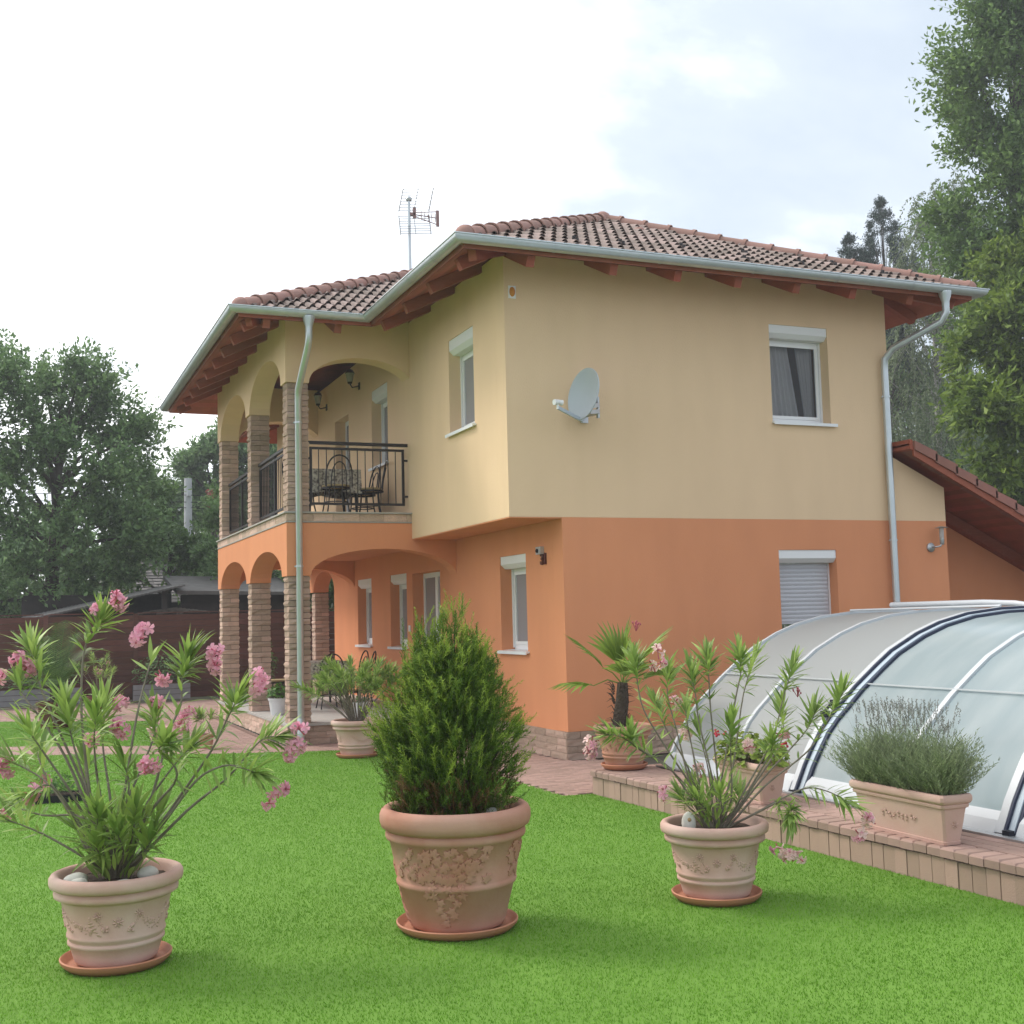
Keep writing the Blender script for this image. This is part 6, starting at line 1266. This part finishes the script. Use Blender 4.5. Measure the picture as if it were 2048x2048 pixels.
tree('hedge_tree', 'dark hedge tree behind the fence seen between the porch columns', 'tree', (2.4, 20, 0), (2.4, 20, 3.3), cl(20, [(2, 3.4), (2.9, 3.1), (3.4, 2.3), (2.3, 2.3), (1.6, 2.6)], .8, .5, 6), .16, M['leafA'], M['bark'], 6, 900, nl=16, trunk_r=.1)
# right of the house
CH = [(19.6, 10.2), (18.5, 8.9), (19.8, 8.2), (17.9, 7.1), (18.8, 6.4), (18.1, 5.4), (19.5, 5.0), (20.3, 9.4), (20.6, 7.3), (20.7, 5.6), (19, 7.6), (21.3, 8.3), (21.5, 6.2), (19.2, 9.4), (18.9, 4.0), (20.3, 3.9), (21, 10.6), (17.8, 4.3), (19.9, 11.3), (20.9, 11.7), (21.8, 10), (22.2, 8), (21.6, 12.2)]
tree('chestnut_tree', 'light green chestnut tree with large leaves at the right edge above the lean-to', 'tree', (20.6, 12.5, 0), (20.4, 12.3, 10), cl(12, CH, 1.0, 1.0, 7), .26, M['leafC'], M['bark'], 7, 640, up=.05, nl=14, twl=1.05, trunk_r=.25, droop=.3, aspect=.42)
TT = [(22.2, 18.6), (21.3, 19.3), (23.1, 19.8), (21.9, 17.2), (21.4, 15.9), (22.6, 15.9), (21.8, 14.4), (22.7, 14.2), (21.9, 12.9), (22.6, 12.6), (23.4, 17.4), (24, 15.4), (24.2, 13.4), (23.2, 21.2), (21.7, 20.9), (24.3, 19.2), (23, 11.4), (21.7, 11.6), (22.3, 10.4), (24, 11), (21.1, 12.3), (20.9, 13.6), (20.8, 17.6)]
tree('tall_tree', 'tall broadleaf tree filling the upper right corner of the view', 'tree', (23.2, 14.5, 0), (23.2, 14.5, 20), cl(14, TT, 1.15, 1.2, 8, .35), .20, M['leafF'], M['bark'], 8, 820, up=.2, nl=16, twl=1.3, trunk_r=.3)
BI = [(28.4, 18.0), (27.8, 17.0), (29.6, 17.2), (27.1, 15.4), (29, 15.6), (27.9, 13.8), (26.9, 12.1), (28.4, 11.8), (26.7, 10.1), (27.9, 9.2), (27, 7.5), (26.1, 8.1), (29, 13.4), (30.2, 14.6), (26.2, 6.2), (27.4, 6), (29.3, 10), (30, 12), (28.6, 7.2), (26.4, 13.6), (27.2, 16.4), (26.0, 11), (25.9, 9.2), (25.7, 7.2), (30.3, 16.4), (28.8, 18.4)]
tree('birch_tree', 'airy birch with hanging twigs and pale trunk behind the house corner', 'tree', (28.6, 24.5, 0), (28.5, 24.3, 18), cl(24, BI, 1.0, .9, 9), .13, M['leafD'], M['birchb'], 9, 820, up=-.1, out=.5, droop=1.5, nl=30, twl=1.5, trunk_r=.17, spread=.8, jit=.018)
def spruce(x, y, top, n_, sl):
    out = [(x, y, top - .1, .16)]
    for i in range(n_):
        z = top - .35 - i * .48; w = .10 + sl * i
        for k_ in range(4 if i < 4 else 6): a = i * 1.1 + k_ * 2 * PI / (4 if i < 4 else 6); out.append((x + w * math.cos(a), y + w * math.sin(a), z - .22 * w + .1 * math.sin(k_ * 5 + i), .27 + .03 * i))
    return out
SP, SP2 = spruce(30.9, 30, 20.7, 16, .20), spruce(29.2, 30.3, 18.9, 12, .21)
tree('spruce_tree', 'dark blue green spruce tip showing above the right end of the roof', 'tree', (30.9, 30, 0), (30.9, 30, 20.5), SP, .13, M['leafE'], M['bark'], 10, 1500, up=.05, out=1.6, droop=.15, nl=14, trunk_r=.07, twl=1.3, aspect=.28)
tree('spruce_tree', 'shorter dark spruce tip left of the taller one above the roof', 'tree', (29.2, 30.3, 0), (29.2, 30.3, 18.7), SP2, .13, M['leafE'], M['bark'], 11, 1500, up=.05, out=1.6, droop=.15, nl=14, trunk_r=.07, twl=1.3, aspect=.28)
BK = [(33 + (i % 4) * 2.4, 3.5 + (i // 4) * 2.6) for i in range(16)]
tree('broadleaf_tree', 'dense green trees massed behind the birch and the chestnut', 'tree', (37, 32, 0), (37, 32, 12), cl(32, BK, 1.7, 1.5, 12), .3, M['leafA'], M['bark'], 12, 330, nl=16, trunk_r=.3)

# the mass of trees far beyond, read as one
rg = np.random.default_rng(77); n = 26000
ang_ = rg.uniform(-.55, 1.35, n); dist = rg.uniform(58, 75, n); X_ = -6 + dist * np.sin(ang_); Y_ = -13 + dist * np.cos(ang_); hh = 5.5 + 1.6 * np.sin(ang_ * 23) + 1.1 * np.sin(ang_ * 57 + 1)
Z_ = hh * (1 - rg.random(n) ** 1.6 * .98); P_ = np.stack([X_, Y_, Z_], 1); D = rg.normal(0, 1, (n, 3)); D /= np.linalg.norm(D, axis=1)[:, None]; S_ = np.cross(D, rg.normal(0, 1, (n, 3))); S_ /= np.linalg.norm(S_, axis=1)[:, None]; sz = rg.uniform(.5, 1.1, (n, 1))
stuff(obj('distant_trees', fast_mesh('distant_trees', np.stack([P_, P_ + D * sz * .5 + S_ * sz * .3, P_ + D * sz, P_ + D * sz * .5 - S_ * sz * .3], 1).reshape(-1, 3), 4, M['leafA'])))
# ------------------------------------------------------------ scattering volume added to imitate lens flare veil and soften far trees
b = MB(); b.box((-160, -45, -1.1), (160, 225, 24.5))
hm = bpy.data.materials.new('veil_haze'); hm.use_nodes = True; ht = hm.node_tree; ht.nodes.clear(); ho = ht.nodes.new('ShaderNodeOutputMaterial'); hv = ht.nodes.new('ShaderNodeVolumePrincipled')
hv.inputs['Color'].default_value = (.92, .95, 1, 1); hv.inputs['Density'].default_value = .0014; hv.inputs['Anisotropy'].default_value = .25; ht.links.new(hv.outputs[0], ho.inputs['Volume'])
stuff(obj('veil_haze', b, hm))
